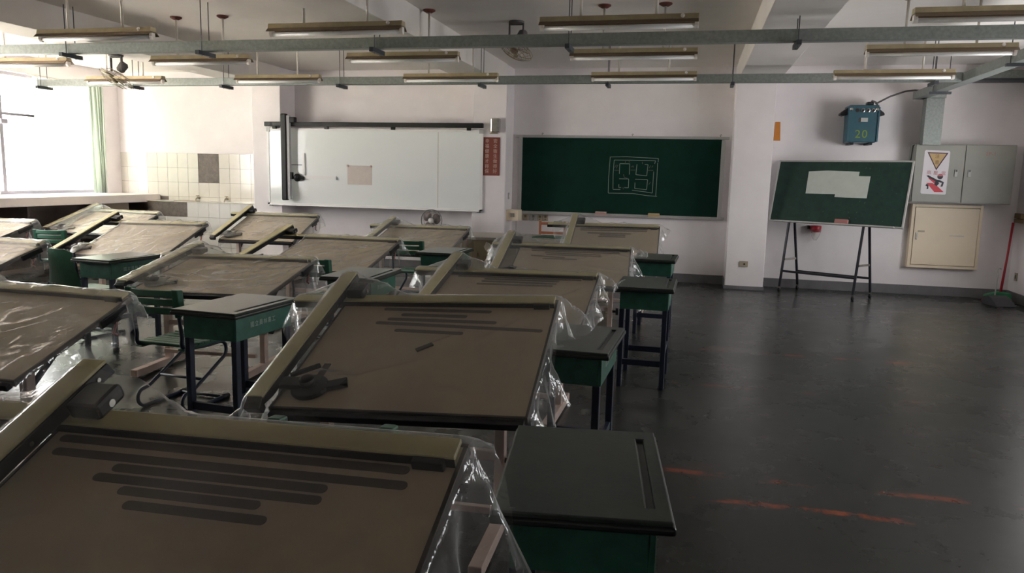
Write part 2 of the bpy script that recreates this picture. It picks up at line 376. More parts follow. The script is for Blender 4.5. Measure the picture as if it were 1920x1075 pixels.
for i in range(len(tx) - 1):
    z = .985
    for r in range(4):
        z -= .2535
        zz = max(z, .0)
        if 0 <= i <= 3 and r == 0: continue
        tile(s, tx[i], -.18, zz, tx[i + 1] - tx[i], z + .2535 - zz, 'tile_white')
BX((tx[0] + .01, -.184, .985 - .25), (tx[4] - .003, -.178, .98)).build('cement_patch', 'cement', s)
BX((-.55, -.17, 1.0), (-.12, -.05, 1.012)).build('wood_strip', 'wood_light', s)
def tap(x, label):
    t = thing('water_tap', (x, Y1 - .006, 1.05), label=label, cat='tap', group='taps over the tiled trough')
    MB().lathe([(.03, 0), (.03, -.006), (.018, -.012)], (0, 0, 0), (0, 1, 0), 14).build('flange', 'brass', t, smooth=True)
    MB().tube([(0, 0, 0), (0, -.07, 0), (0, -.10, -.012), (0, -.115, -.05)], .012, 8).build('spout', 'brass', t, smooth=True)
    MB().tube([(0, -.05, .0), (0, -.05, .035)], .008, 8).tube([(-.03, -.05, .04), (.03, -.05, .04)], .007, 8).build('handle', 'brass', t, smooth=True)
tap(-8.49, 'brass tap next to bare cement square above tiled trough'); tap(-7.92, 'brass tap nearer the pillar above tiled trough')
# curtain
def curtain(y0, y1, z0, z1, waves, amp, name, m, parent, x=-.0, n=180):
    mb = MB(); nz = 14
    for j in range(nz + 1):
        z = z0 + (z1 - z0) * j / nz; k = 1 - .25 * (j / nz)
        for i in range(n + 1):
            u = i / n; a = amp * (.7 + .5 * math.sin(u * 17.3 + 1)); ph = u * waves * 2 * math.pi + .8 * math.sin(u * 9)
            mb.v.append((x + a * math.sin(ph) * (1.1 - .35 * j / nz), y0 + (y1 - y0) * u + .012 * math.sin(ph * 2 + z * 1.5) + (1 - j / nz) * .03 * math.sin(u * 5), z))
    for j in range(nz):
        for i in range(n): k = j * (n + 1) + i; mb.f.append((k, k + 1, k + n + 2, k + n + 1))
    return mb.build(name, m, parent, smooth=True)
cr = thing('window_curtain', (-9.96, 10.7, 1.11), label='pale green curtain drawn across the window over the counter', cat='curtain')
curtain(.36, .68, -.0, 1.80, 5, .042, 'gathered_panel', 'curtain_cloth', cr, n=120)
curtain(-.78, .40, .06, 1.80, 9, .022, 'sheer_panel', 'sheer_cloth', cr)
MB().tube([(0, -.85, 1.82), (0, .72, 1.82)], .012, 8).build('curtain_rail', 'rod_white', cr, smooth=True)
# ------------------------------------------------------------------ drafting tables and their plastic covers
RH, RW, VW, VN, V0, V1 = .03, .064, .075, .092, -.074, 1.044
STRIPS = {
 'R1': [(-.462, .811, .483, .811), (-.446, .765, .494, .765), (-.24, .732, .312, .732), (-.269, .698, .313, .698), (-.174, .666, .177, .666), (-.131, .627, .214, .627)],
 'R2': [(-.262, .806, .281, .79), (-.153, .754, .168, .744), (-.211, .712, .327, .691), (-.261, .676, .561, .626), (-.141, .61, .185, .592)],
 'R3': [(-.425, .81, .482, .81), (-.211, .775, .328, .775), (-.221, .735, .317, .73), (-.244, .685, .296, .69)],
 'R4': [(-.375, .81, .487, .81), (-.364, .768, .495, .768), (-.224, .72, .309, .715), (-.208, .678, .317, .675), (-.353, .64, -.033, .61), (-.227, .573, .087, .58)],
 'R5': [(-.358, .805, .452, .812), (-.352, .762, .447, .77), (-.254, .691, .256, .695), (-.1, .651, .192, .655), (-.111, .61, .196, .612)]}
def board_matrix(z, tilt, roll):
    ex, ey, ez = Vector((1, 0, 0)), Vector((0, 1, 0)), Vector((0, 0, 1))
    b = ey * math.cos(tilt) + ez * math.sin(tilt); n = ez * math.cos(tilt) - ey * math.sin(tilt)
    a = ex * math.cos(roll) - n * math.sin(roll); n = n * math.cos(roll) + ex * math.sin(roll)
    return Matrix(((a.x, b.x, n.x, 0), (a.y, b.y, n.y, 0), (a.z, b.z, n.z, z), (0, 0, 0, 1)))
def capsule(x0, y0, x1, y1, w):
    a = math.atan2(y1 - y0, x1 - x0); P = []
    for k in range(7): t = a + math.pi / 2 + math.pi * k / 6; P.append((x0 + w / 2 * math.cos(t), y0 + w / 2 * math.sin(t)))
    for k in range(7): t = a - math.pi / 2 + math.pi * k / 6; P.append((x1 + w / 2 * math.cos(t), y1 + w / 2 * math.sin(t)))
    return P
def table(key, x, y, z, yaw, tilt, roll, vu, dv, label, hook=True):
    t = thing('drafting_table', (x, y, 0), yaw, label, 'drafting table', 'drafting tables under plastic')
    M = board_matrix(z, tilt, roll); fl = lambda a, b, c: (a, b, c)
    BX((-.5, 0, -.022), (.6, .9, 0)).build('board', 'board_tan', t, M=M)
    e = MB().box((-.5, -.012, -.03), (.612, 0, .003)).box((.6, 0, -.03), (.612, .9, .002)).box((-.512, -.012, -.03), (-.5, .9, .002)).box((-.5, .9, -.03), (.612, .912, .002))
    e.build('edge_band', 'dark_edge', t, .002, M=M)
    ro = min(-.79, vu - .14)
    BX((ro, .9 - RW, .014), (.6, .9, RH)).build('horizontal_rail', 'rail_beige', t, .004, M=M)
    MB().box((ro - .002, .9 - RW - .004, -.012), (.6, .9 - RW, .022)).box((ro - .004, .9 - RW, -.015), (ro, .9, RH - .002)).box((ro, .9 - RW, -.015), (-.5, .9, .014)).build('rail_lip', 'black_plastic', t, M=M)
    BX((.50, .815, 0), (.578, .9 - RW, .026)).build('rail_stop', 'black_plastic', t, .003, M=M)
    a, b = vu - VW / 2, vu + VW / 2; v0, v1 = V0 + dv, V1 + dv
    BX((a, v0 + .03, VN - .012), (b, v1, VN)).build('vertical_rail', 'rail_beige', t, .004, M=M)
    vb = MB().prism([(v0, VN - .014), (v1, VN - .014), (v1 + .012, VN - .055), (v1 - .03, .038), (v0 + .1, .038), (v0 + .03, .05)], lambda p, q, s_: (s_, p, q), a + .004, b)
    vb.build('rail_side', 'black_plastic', t, .003, M=M)
    MB().prism([(v0 - .02, VN - .03), (v0 + .03, VN - .002), (v0 + .03, .03), (v0 + .005, .02)], lambda p, q, s_: (s_, p, q), a, b).build('end_cap', 'black_plastic', t, .004, M=M)
    BX((b, .85, RH), (b + .10, .955, .078)).build('carriage', 'black_plastic', t, .012, M=M)
    MB().lathe([(.011, 0), (.011, .004)], (b + .1, .90, .052), (1, 0, 0), 10).build('carriage_screw', 'steel_shiny', t, M=M)
    for vv in (v1 - .05, v1 - .30): MB().lathe([(.007, 0), (.007, .003)], (b, vv, .058), (1, 0, 0), 10).build('rail_screw', 'steel_shiny', t, M=M)
    # protractor head with its two scales
    hu, hv = b + .125, .115 + dv
    hd = MB().lathe([(.078, .010), (.084, .02), (.08, .034), (.04, .040)], (hu, hv, 0), (0, 0, 1), 24).box((b - .01, hv - .03, .03), (hu, hv + .035, .052)).bar((b, hv + .07, .03), (b + .11, hv + .155, .03), .022, .016).build('drafting_head', 'black_plastic', t, .003, M=M)
    MB().lathe([(.03, .04), (.036, .052), (.034, .07), (.018, .078)], (hu - .005, hv, 0), (0, 0, 1), 18).build('head_knob', 'black_plastic', hd, M=M, smooth=True)
    MB().bar((hu + .06, hv + .01, .02), (hu + .155, hv + .05, .02), .05, .024, up=(0, 0, 1)).build('scale_chuck', 'black_plastic', hd, .003, M=M)
    BX((hu - .02, hv + .085, .004), (hu + .012, hv + .20, .008)).build('scale_chuck', 'dark_edge', hd, M=M)
    MB().box((-.50, -.05, -.034), (.60, -.0125, -.004)).build('pencil_ledge', 'black_plastic', t, .003, M=M)
    if key == 'R2': MB().bar((.012, .438, .004), (.075, .493, .004), .022, .008).build('clip', 'dark_edge', t, M=M)
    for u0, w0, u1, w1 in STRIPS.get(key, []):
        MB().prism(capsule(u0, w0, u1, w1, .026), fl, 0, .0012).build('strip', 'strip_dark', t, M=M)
    if hook:
        MB().box((.612, .60, -.05), (.63, .82, -.006)).box((.60, .70, -.075), (.625, .76, -.04)).build('clamp', 'black_plastic', t, .003, M=M)
        MB().tube([M @ Vector((.615, .73, -.06)), M @ Vector((.625, .70, -.09)), M @ Vector((.62, .68, -.12)), M @ Vector((.625, .70, -.14))], .008, 6).build('hook', 'felt_red', t, smooth=True)
    # stand
    yb = .25
    for u in (-.36, .45):
        top = M @ Vector((u, yb / math.cos(tilt), -.035))
        BX((u - .022, yb - .03, .06), (u + .022, yb + .03, top.z - .03)).build('post', 'steel_pink', t, .004)
        BX((u - .028, -.20, .012), (u + .028, .52, .066)).build('foot', 'steel_pink', t, .004)
        for yy in (-.19, .49): BX((u - .024, yy, 0), (u + .024, yy + .03, .012)).build('glide', 'black_plastic', t)
        MB().bar(M @ Vector((u, .10, -.05)), M @ Vector((u, .78, -.05)), .035, .04).build('bracket', 'dark_edge', t)
        MB().bar((u, yb, .42), M @ Vector((u, .62, -.05)), .022, .022).build('strut', 'leg_navy', t)
    BX((-.34, yb - .018, .33), (.43, yb + .018, .37)).build('cross_bar', 'steel_pink', t, .003)
    BX((-.34, yb - .10, .12), (.43, yb - .07, .15)).build('foot_rest', 'steel_pink', t, .003)
    MB().lathe([(.012, 0), (.012, .03), (.034, .032), (.034, .055), (.02, .06)], (.472, yb, .33), (1, 0, 0), 14).build('lock_knob', 'black_plastic', t, smooth=False)
    return t, M
TABLES = {  # x, y, z, yaw, tilt, roll, rail u, rail shift
 'R1': (-1.093, .832, .540, -.1, 24.3, -1.7, -.502, -.016), 'R2': (-1.193, 2.815, .592, 2.2, 21.55, -2.96, -.531, -.005),
 'R3': (-1.243, 4.594, .592, -.8, 16.4, -1.1, -.506, .012), 'R4': (-1.121, 6.724, .603, 3.2, 16.8, 0, -.628, .022),
 'R5': (-.955, 8.717, .598, 1.1, 24.75, -.5, -.456, -.011), 'M1': (-3.667, 2.794, .573, 4.1, 17.2, 1.75, -.53, 0),
 'M2': (-3.632, 4.928, .638, 4.3, 10.9, -.5, -.534, .016), 'M3': (-3.655, 6.739, .604, -3.5, 15.8, -.36, -.797, -.017),
 'M4': (-3.455, 8.687, .601, -2.8, 16.6, -.6, -.526, -.015), 'L1': (-6.321, 4.873, .599, -1.3, 16.8, .1, -.53, 0),
 'L2': (-6.12, 7.01, .606, 1.7, 19.7, -1., -.685, -.028), 'L3': (-5.92, 9.408, .592, 2.1, 20.4, -.3, -.553, -.008),
 'K1': (-8.634, 7.062, .599, -1., 16.1, -.1, -.53, 0), 'K2': (-8.60, 9.325, .603, 0, 16.9, .4, -.58, -.05)}
ORD = ['', 'first', 'second', 'third', 'fourth', 'fifth']
def where(k):
    c, i = k[0], int(k[1])
    return {'R': '%s from the wall blackboard in the aisle-side column' % ORD[6 - i], 'M': '%s from the front wall in the teacher-desk column' % ORD[5 - i],
            'L': '%s from the front wall in the sink column' % ORD[4 - i], 'K': '%s from the front wall in the window-counter column' % ORD[3 - i]}[c]
DESKS = [  # x, y, yaw, label
 (-.25, 2.0, 7, 'green school desk with bare dark top at the aisle, fourth from the wall blackboard'),
 (-.535, 3.70, -2, 'green school desk partly under hanging plastic at the aisle, third from the blackboard'),
 (-.30, 5.88, -1, 'green school desk with navy legs at the aisle edge, second from the wall blackboard'),
 (-.33, 7.91, -2, 'green school desk at the aisle edge nearest to the wall blackboard'),
 (-2.61, 3.985, -4, 'green school desk with white lettering beside the green slatted chair'),
 (-2.53, 5.57, 2, 'green school desk standing behind the rail of the fourth aisle-side drafting table'),
 (-2.50, 7.59, 0, 'green school desk standing before the teacher desk'),
 (-4.97, 5.78, -6, 'green school desk with faded lettering beside the green shell-backed chair')]
def drape(key, M, root_loc, yaw, vu, dv, ext, covered, crumple, seed, mname, label):
    """a stiff plastic film lying taut on the board, tented over the rail and hanging down past the edges"""
    u0, u1, v0, v1 = ext; d = .021
    nu, nv = int(round((u1 - u0) / d)) + 1, int(round((v1 - v0) / d)) + 1
    rng = np.random.default_rng(seed)
    A = np.array(M.to_3x3()); o = np.array(M.translation)
    S, Tt = np.meshgrid(np.linspace(u0, u1, nu), np.linspace(v0, v1, nv), indexing='ij')
    ro = min(-.79, vu - .14); rl = vu - VW / 2 - .004; e0, e1 = V0 + dv - .02, V1 + dv + .012
    tri = lambda x: np.maximum(0, 1 - np.abs(x))
    ub = .616 + 0 * S
    if covered:
        ua = rl - (rl - ro + .004) * tri((np.clip(Tt, 0, .9) - .868) / .42)
        sc = np.clip(S, ua, ub); va = -.016 + (e0 + .016) * tri((sc - vu) / .28); vb = .916 + (e1 - .916) * tri((sc - vu) / .38)
    else:
        ua = max(-.516, vu + VW / 2 + .02) + 0 * S; sc = np.clip(S, ua, ub); va = -.016 + 0 * S; vb = .916 + 0 * S
    tc = np.clip(Tt, va, vb)
    def seg(uA, vA, uB, vB, h, k):   # height of a tent standing on a box-shaped support
        dx = np.maximum(np.maximum(uA - sc, sc - uB), 0); dy = np.maximum(np.maximum(vA - tc, tc - vB), 0)
        return h - k * np.hypot(dx, dy)
    n = np.full(S.shape, .005)
    n = np.maximum(n, seg(-.5 if not covered else ro, .9 - RW, .60, .9, RH + .005, .45))
    if covered:
        n = np.maximum(n, seg(vu - VW / 2, e0 + .03, vu + VW / 2, e1, VN + .005, np.where(sc < vu, 1.1, .36))); n = np.maximum(n, seg(vu + VW / 2, .85, vu + VW / 2 + .1, .955, .084, .30))
    n = np.maximum(n, seg(vu + .09, .07 + dv, vu + .22, .16 + dv, .07, .5))
    # creases: straight ridges with random places and directions
    for _ in range(9 if crumple < .5 else 34):
        cu_, cv_ = rng.uniform(-.45, .6), rng.uniform(.0, .95); an = rng.normal(.9, .5) if rng.random() < .7 else rng.uniform(0, math.pi); L_ = rng.uniform(.08, .30)
        du_ = (S - cu_) * math.cos(an) + (Tt - cv_) * math.sin(an); dn_ = -(S - cu_) * math.sin(an) + (Tt - cv_) * math.cos(an) + .03 * np.sin(du_ * 9 + cu_ * 7)
        n = n + rng.uniform(.005, .016) * np.exp(-(dn_ / .016) ** 2) * np.clip(1.4 - np.abs(du_) / L_, 0, 1)
    n = n + crumple * .006 * (np.sin(S * 23 + 5 * np.sin(Tt * 7 + seed)) * np.sin(Tt * 19 + 4 * np.sin(S * 6 + seed)) + 1) * .5
    ex, ey = S - sc, Tt - tc; dd = np.hypot(ex, ey); dsafe = np.maximum(dd, 1e-6); ux, uy = ex / dsafe, ey / dsafe
    corner = 2 * np.abs(ux * uy)
    along = np.where(np.abs(ex) > np.abs(ey), Tt, S); ph = rng.uniform(0, 6.28)
    fold = np.sin(along * rng.uniform(15, 21) + ph + 1.5 * np.sin(along * 6 + ph)) * .5 + .5 * np.sin(along * 33 + 2 * ph)
    kf = 1. if crumple < .5 else .42
    flare = kf * (R(12) + R(34) * corner + R(17) * fold * np.clip(dd / .12, 0, 1))
    out = dd * np.sin(flare) + .006 * np.clip(dd / .02, 0, 1); down = dd * np.cos(flare) * (1 - .12 * corner)
    B = np.stack([sc + ux * out, tc + uy * out * .9, n], -1) @ A.T + o
    B[..., 2] -= down
    cy, sy = math.cos(yaw), math.sin(yaw)
    for (dx, dy, a_, _) in DESKS:
        rx, ry = dx - root_loc[0], dy - root_loc[1]
        if abs(rx) < 2 and abs(ry) < 2:
            bx_, by_, ba = rx * cy + ry * sy, -rx * sy + ry * cy, R(a_) - yaw
            lx = (B[..., 0] - bx_) * math.cos(ba) + (B[..., 1] - by_) * math.sin(ba); ly = -(B[..., 0] - bx_) * math.sin(ba) + (B[..., 1] - by_) * math.cos(ba)
            m_ = (abs(lx) < .226) & (abs(ly) < .33) & (B[..., 2] < .780); B[..., 2][m_] = .780 + .02 * (.78 - B[..., 2][m_])
    me = bpy.data.meshes.new('plastic_sheet')
    fs = [(i * nv + j, (i + 1) * nv + j, (i + 1) * nv + j + 1, i * nv + j + 1) for i in range(nu - 1) for j in range(nv - 1)]
    me.from_pydata([tuple(p) for p in B.reshape(-1, 3)], [], fs)
    for p in me.polygons: p.use_smooth = True
    me.materials.append(MATS[mname])
    ob = bpy.data.objects.new('plastic_sheet', me); COL.objects.link(ob); ob.location = root_loc; ob.rotation_euler = (0, 0, yaw)
    tag(ob, label, 'plastic sheet', 'plastic sheets over the drafting tables')
EXT = {'R1': (-.84, .97, -.30, .985), 'R2': (-.95, .88, -.17, 1.16), 'R3': (-.90, .80, -.05, 1.15), 'R4': (-.98, .86, -.05, 1.18), 'R5': (-.72, .78, -.05, 1.16),
       'M1': (-.70, .83, -.05, 1.10), 'M2': (-.80, .84, -.03, 1.16), 'M3': (-.66, .84, .0, 1.08), 'M4': (-.75, .80, -.05, 1.10),
       'L1': (-.72, .86, -.05, 1.06), 'L2': (-.62, .72, -.03, 1.10), 'L3': (-.66, .82, .0, 1.06), 'K1': (-.72, .90, -.05, 1.08), 'K2': (-.85, .88, -.1, 1.16)}
for n_, (k, p) in enumerate(TABLES.items()):
    x, y, z, yaw, tilt, roll, vu, dv = p
    t, M = table(k, x, y, z, R(yaw), R(tilt), R(roll), vu, dv, 'tan drafting table ' + where(k), hook=k[0] != 'R')
    drape(k, M, (x, y, 0), R(yaw), vu, dv, EXT[k], k not in ('M3', 'L2', 'L3'), .15 if k[0] == 'R' else 1., 11 + n_, 'film_clear' if k[0] == 'R' else 'film_crinkled',
          ('clear plastic sheet ' if k[0] == 'R' else 'crinkled clear plastic sheet ') + 'over table ' + where(k))
# ------------------------------------------------------------------ school desks
def desk(x, y, yaw, label, first=[None]):
    if first[0]:
        t = copy_tree(first[0]); t.location = (x, y, 0); t.rotation_euler = (0, 0, R(yaw)); t['label'] = label; return t
    t = thing('school_desk', (x, y, 0), R(yaw), label, 'desk', 'green school desks'); first[0] = t
    gx, gy = (-.215, .155, .177, .215), (-.318, -.245, .245, .318); m = MB(); ix = lambda i, j: i * 4 + j
    m.v = [(x_, y_, .772) for x_ in gx for y_ in gy] + [(x_, y_, .762) for x_ in gx[1:3] for y_ in gy[1:3]] + [(gx[0], gy[0], .748), (gx[3], gy[0], .748), (gx[3], gy[3], .748), (gx[0], gy[3], .748)]
    m.f = [(ix(i, j), ix(i + 1, j), ix(i + 1, j + 1), ix(i, j + 1)) for i in range(3) for j in range(3) if (i, j) != (1, 1)]
    m.f += [(16, 18, 19, 17), (ix(1, 1), ix(2, 1), 18, 16), (ix(2, 1), ix(2, 2), 19, 18), (ix(2, 2), ix(1, 2), 17, 19), (ix(1, 2), ix(1, 1), 16, 17)]
    m.f += [(20, 23, 22, 21), (20, 21, 12, 8, 4, 0), (21, 22, 15, 14, 13, 12), (22, 23, 3, 7, 11, 15), (23, 20, 0, 1, 2, 3)]
    m.build('desktop', 'desk_top', t, .004)
    MB().box((-.222, -.325, .738), (.222, .325, .760)).build('desktop_rim', 'desk_rim', t, .008, seg=3)
    MB().prism(capsule(.166, -.236, .166, .236, .014), lambda a, b, c: (a, b, c), .7618, .7632).build('pencil_groove', 'desk_rim', t)
    b = MB().box((.165, -.27, .60), (.182, .27, .738)).box((-.175, -.27, .60), (.165, -.253, .738)).box((-.175, .253, .60), (.165, .27, .738)).box((-.175, -.253, .60), (.165, .253, .612))
    b.build('drawer_box', 'desk_green', t, .003)
    for sx in (-1, 1):
        for sy in (-1, 1): BX((sx * .158 - .018, sy * .245 - .02, 0), (sx * .158 + .018, sy * .245 + .02, .60)).build('leg', 'leg_navy', t, .004)
    for sy in (-1, 1): BX((-.14, sy * .245 - .012, .17), (.14, sy * .245 + .012, .215)).build('stretcher', 'leg_navy', t, .002)
    BX((.146, -.225, .235), (.17, .225, .275)).build('stretcher', 'leg_navy', t, .002)
    lettering('lettering', '國立員林高工', .036, 'text_white', T(.1827, -.02, .675) @ FACE_RIGHT, t, 1.3)
    return t
for a in DESKS: desk(*a)
# ------------------------------------------------------------------ slatted cantilever chairs
def chair(x, y, yaw, label, shell=False, first={}):
    if shell in first:
        t = copy_tree(first[shell]); t.location = (x, y, 0); t.rotation_euler = (0, 0, R(yaw)); t['label'] = label; return t
    t = thing('school_chair', (x, y, 0), R(yaw), label, 'chair', 'green school chairs'); first[shell] = t
    for s_ in (-1, 1):
        X_ = .175 * s_; yz = lambda a, b: Vector((X_, a, b)); ay, az = (0, 1, 0), (0, 0, 1)
        pts = [yz(-.235, .80), yz(-.215, .62), yz(-.20, .50)] + arc(yz(-.155, .47), .05, 190, 268, 5, ay, az) + [yz(.0, .405)]
        pts += [yz(.13, .405)] + arc(yz(.16, .345), .06, 90, -55, 8, ay, az) + [yz(.05, .22), yz(-.12, .135)]
        pts += arc(yz(-.16, .072), .06, 120, 268, 7, ay, az) + [yz(0, .012), yz(.21, .012)]
        MB().tube(pts, .0125, 8).build('tube_frame', 'leg_navy', t, smooth=True)
        MB().tube([yz(.16, .013), yz(.225, .013)], .018, 8).build('foot_tip', 'black_plastic', t, smooth=True)
    for yy, zz in ((-.02, .186), (.17, .014)): MB().tube([(-.175, yy, zz), (.175, yy, zz)], .010, 8).build('cross_tube', 'leg_navy', t, smooth=True)
    for s_ in (-1, 1): MB().prism([(-.20, .412), (.19, .412), (.20, .44), (.10, .445), (-.20, .425)], lambda a, b, c: (c, a, b), s_ * .165 - .025, s_ * .165 + .025).build('seat_rail', 'chair_green', t, .004)
    if not shell:
        for i in range(7):
            a = -.185 + i * .057
            BX((-.195, a, .427 + .004 * math.cos(i)), (.195, a + .045, .447 + .004 * math.cos(i))).build('seat_slat', 'chair_green', t, .005)
        for s_ in (-1, 1): MB().prism([(-.262, .815), (-.205, .81), (-.19, .66), (-.235, .63)], lambda a, b, c: (c, a, b), s_ * .18 - .024, s_ * .18 + .024).build('back_holder', 'chair_green', t, .008)
        for k in range(3):
            m = MB(); n = 10; z0 = .652 + k * .056
            for i in range(n + 1):
                u = -1 + 2 * i / n; bow = -.035 * (1 - u * u)
                for (py, pz) in ((-.222, 0), (-.206, 0), (-.206, .044), (-.222, .044)): m.v.append((u * .20, py + bow - .02 * (z0 - .65) / .1, z0 + pz))
            for i in range(n):
                for q in range(4): m.f.append((i * 4 + q, i * 4 + (q + 1) % 4, i * 4 + 4 + (q + 1) % 4, i * 4 + 4 + q))
            m.f += [(0, 1, 2, 3), (n * 4 + 3, n * 4 + 2, n * 4 + 1, n * 4)]
            m.build('back_slat', 'chair_green', t, .005)
    else:
        m = MB(); n, q = 12, 12
        for layer in (0, 1):
            for j in range(q + 1):
                w_ = j / q; z0 = .40 + .43 * w_; hw = .25 - .075 * min(1, w_ * 1.6) + (.0 if w_ < .85 else -.02 * ((w_ - .85) / .15) ** 2)
                for i in range(n + 1):
                    u = -1 + 2 * i / n; m.v.append((u * hw, -.20 - .05 * w_ - .045 * (1 - u * u) + .012 * layer, z0 - (.03 * max(0, abs(u) - .7) / .3 if j == q else 0)))
        N = (n + 1) * (q + 1)
        for j in range(q):
            for i in range(n):
                k = j * (n + 1) + i; m.f.append((k, k + 1, k + n + 2, k + n + 1)); m.f.append((N + k, N + k + n + 1, N + k + n + 2, N + k + 1))
        rim = [i for i in range(n + 1)] + [(n + 1) * j + n for j in range(1, q + 1)] + [(n + 1) * q + i for i in range(n - 1, -1, -1)] + [(n + 1) * j for j in range(q - 1, 0, -1)]
        for a, b in zip(rim, rim[1:] + rim[:1]): m.f.append((a, b, N + b, N + a))
        m.build('back_shell', 'chair_green', t, smooth=False)
        BX((-.2, -.20, .428), (.2, .2, .446)).build('seat', 'chair_green', t, .006)
        lettering('lettering', '國立員林', .036, 'text_white', T(-.06, -.253, .50) @ FACE_FRONT, t, 1.3)
    return t
chair(-3.25, 4.30, -4, 'green slatted chair with navy tube frame beside the desk with white lettering')
chair(-3.20, 6.20, -2, 'green slatted chair behind the second table of the teacher-desk column')
chair(-3.12, 8.30, 0, 'green slatted chair before the table next to the teacher desk')
chair(-7.36, 7.66, 5, 'green slatted chair beside a plastic-covered table along the window counter')
chair(-1.04, 2.27, 3, 'green slatted chair pushed under the fourth drafting table from the wall blackboard')
chair(-5.42, 5.87, -12, 'dark green chair with one-piece shell back and faded lettering', True)
# ------------------------------------------------------------------ ceiling lamps
ZL = 2.75
def lamp(x, y, label, first=[None]):
    if first[0]:
        t = copy_tree(first[0]); t.location = (x, y, ZC); t['label'] = label; return t
    t = thing('fluorescent_lamp', (x, y, ZC), 0, label, 'ceiling lamp', 'hanging fluorescent lamps'); first[0] = t
    d = ZL - ZC; H = .61
    MB().prism([(-.035, .055), (.035, .055), (.045, .015), (-.045, .015)], lambda a, b, c: (c, a, b + d), -H, H).build('lamp_body', 'lamp_tan', t, .003)
    MB().prism([(-.045, .014), (.045, .014), (.078, -.016), (.070, -.016), (.04, .006), (-.04, .006), (-.070, -.016), (-.078, -.016)], lambda a, b, c: (c, a, b + d), -H, H).build('reflector', 'lamp_brown', t)
    MB().tube([(-H + .03, 0, d - .03), (H - .03, 0, d - .03)], .0185, 14).build('tube', 'tube_glass', t, smooth=True)
    for s_ in (-1, 1):
        MB().prism([(-.022, .01), (.022, .01), (.026, -.03), (.012, -.052), (-.012, -.052), (-.026, -.03)], lambda a, b, c: (c, a, b + d), s_ * (H - .015) - .014, s_ * (H - .015) + .014).build('lamp_holder', 'socket_white', t, .003)
        MB().tube([(s_ * .29, 0, d + .05), (s_ * .29, 0, -.012)], .012, 8).build('hanging_rod', 'rod_white', t, smooth=True)
        MB().lathe([(.062, 0), (.062, -.012), (.03, -.03)], (s_ * .29, 0, 0), (0, 0, 1), 18).build('ceiling_cap', 'cap_red', t, smooth=False)
    MB().lathe([(.014, 0), (.016, -.012), (.010, -.02)], (.49, -.036, d + .036), (0, 1, 0), 12).build('starter', 'socket_white', t, smooth=True)
    return t
ROWS = [(6.10, 'third row from front wall'), (7.63, 'second row from front wall'), (9.25, 'first row from front wall')]
COLS = [(-7.72, 'by the windows'), (-5.38, 'before the left part of the whiteboard'), (-3.0, 'before the red lettered board'), (-.63, 'before the wall blackboard'), (2.07, 'before the blue box')]
COLS[1] = (-5.38, 'before the whiteboard'); COLS[2] = (-3.0, 'before the red sign')
for yl, rl in ROWS:
    for xl, cl in COLS:
        if yl == 6.10 and xl < -7: continue
        lamp(xl, yl, 'tan hanging fluorescent lamp in the %s, %s' % (rl, cl))
# ------------------------------------------------------------------ galvanised cable trunking
def trunk(label, lo, hi, hangers, extra=None):
    t = thing('cable_trunking', ((lo[0] + hi[0]) / 2, (lo[1] + hi[1]) / 2, lo[2]), 0, label, 'cable trunking'); c = t.location
    rel = lambda p: tuple(Vector(p) - c)
    BX(rel(lo), rel(hi)).build('duct', 'galvanised', t, .004)
    along_x = hi[0] - lo[0] > hi[1] - lo[1]
    for h in hangers:
        if along_x:
            for yy in (lo[1] - .012, hi[1] + .012): MB().tube([rel((h, yy, lo[2] - .05)), rel((h, yy, ZC))], .005, 6).build('hanger_rod', 'rod_dark', t)
            MB().box(rel((h - .02, lo[1] - .09, lo[2] - .042)), rel((h + .02, hi[1] + .09, lo[2] - .002))).build('bracket', 'bracket_dark', t)
        else:
            for xx in (lo[0] - .012, hi[0] + .012): MB().tube([rel((xx, h, lo[2] - .03)), rel((xx, h, ZC))], .005, 6).build('hanger_rod', 'rod_dark', t)
            MB().box(rel((lo[0] - .05, h - .02, lo[2] - .03)), rel((hi[0] + .05, h + .02, lo[2] - .002))).build('bracket', 'bracket_dark', t)
    return t
trunk('galvanised cable trunking across the room, the one farther from the front wall', (-10.0, 6.90, 2.728), (4.36, 7.0, 2.828), [-8.7, -6.45, -4.84, -2.99, -1.14, .79, 3.3])
trunk('galvanised cable trunking across the room, the one nearer the front wall', (-9.60, 9.66, 2.728), (2.88, 9.76, 2.828), [-9.52, -7.92, -6.45, -4.69, -2.72, -1.09, .40, 2.6])
st = trunk('galvanised cable trunking running from the crossing duct to the front wall', (2.885, 7.005, 2.728), (3.03, 11.66, 2.828), [8.3, 10.7])
BX((.06, 2.15, -.62), (.285, 2.325, .085)).build('down_duct', 'galvanised', st, .004)
BX((.0, 2.10, .0), (.285, 2.33, .10)).build('elbow_box', 'galvanised', st, .004)
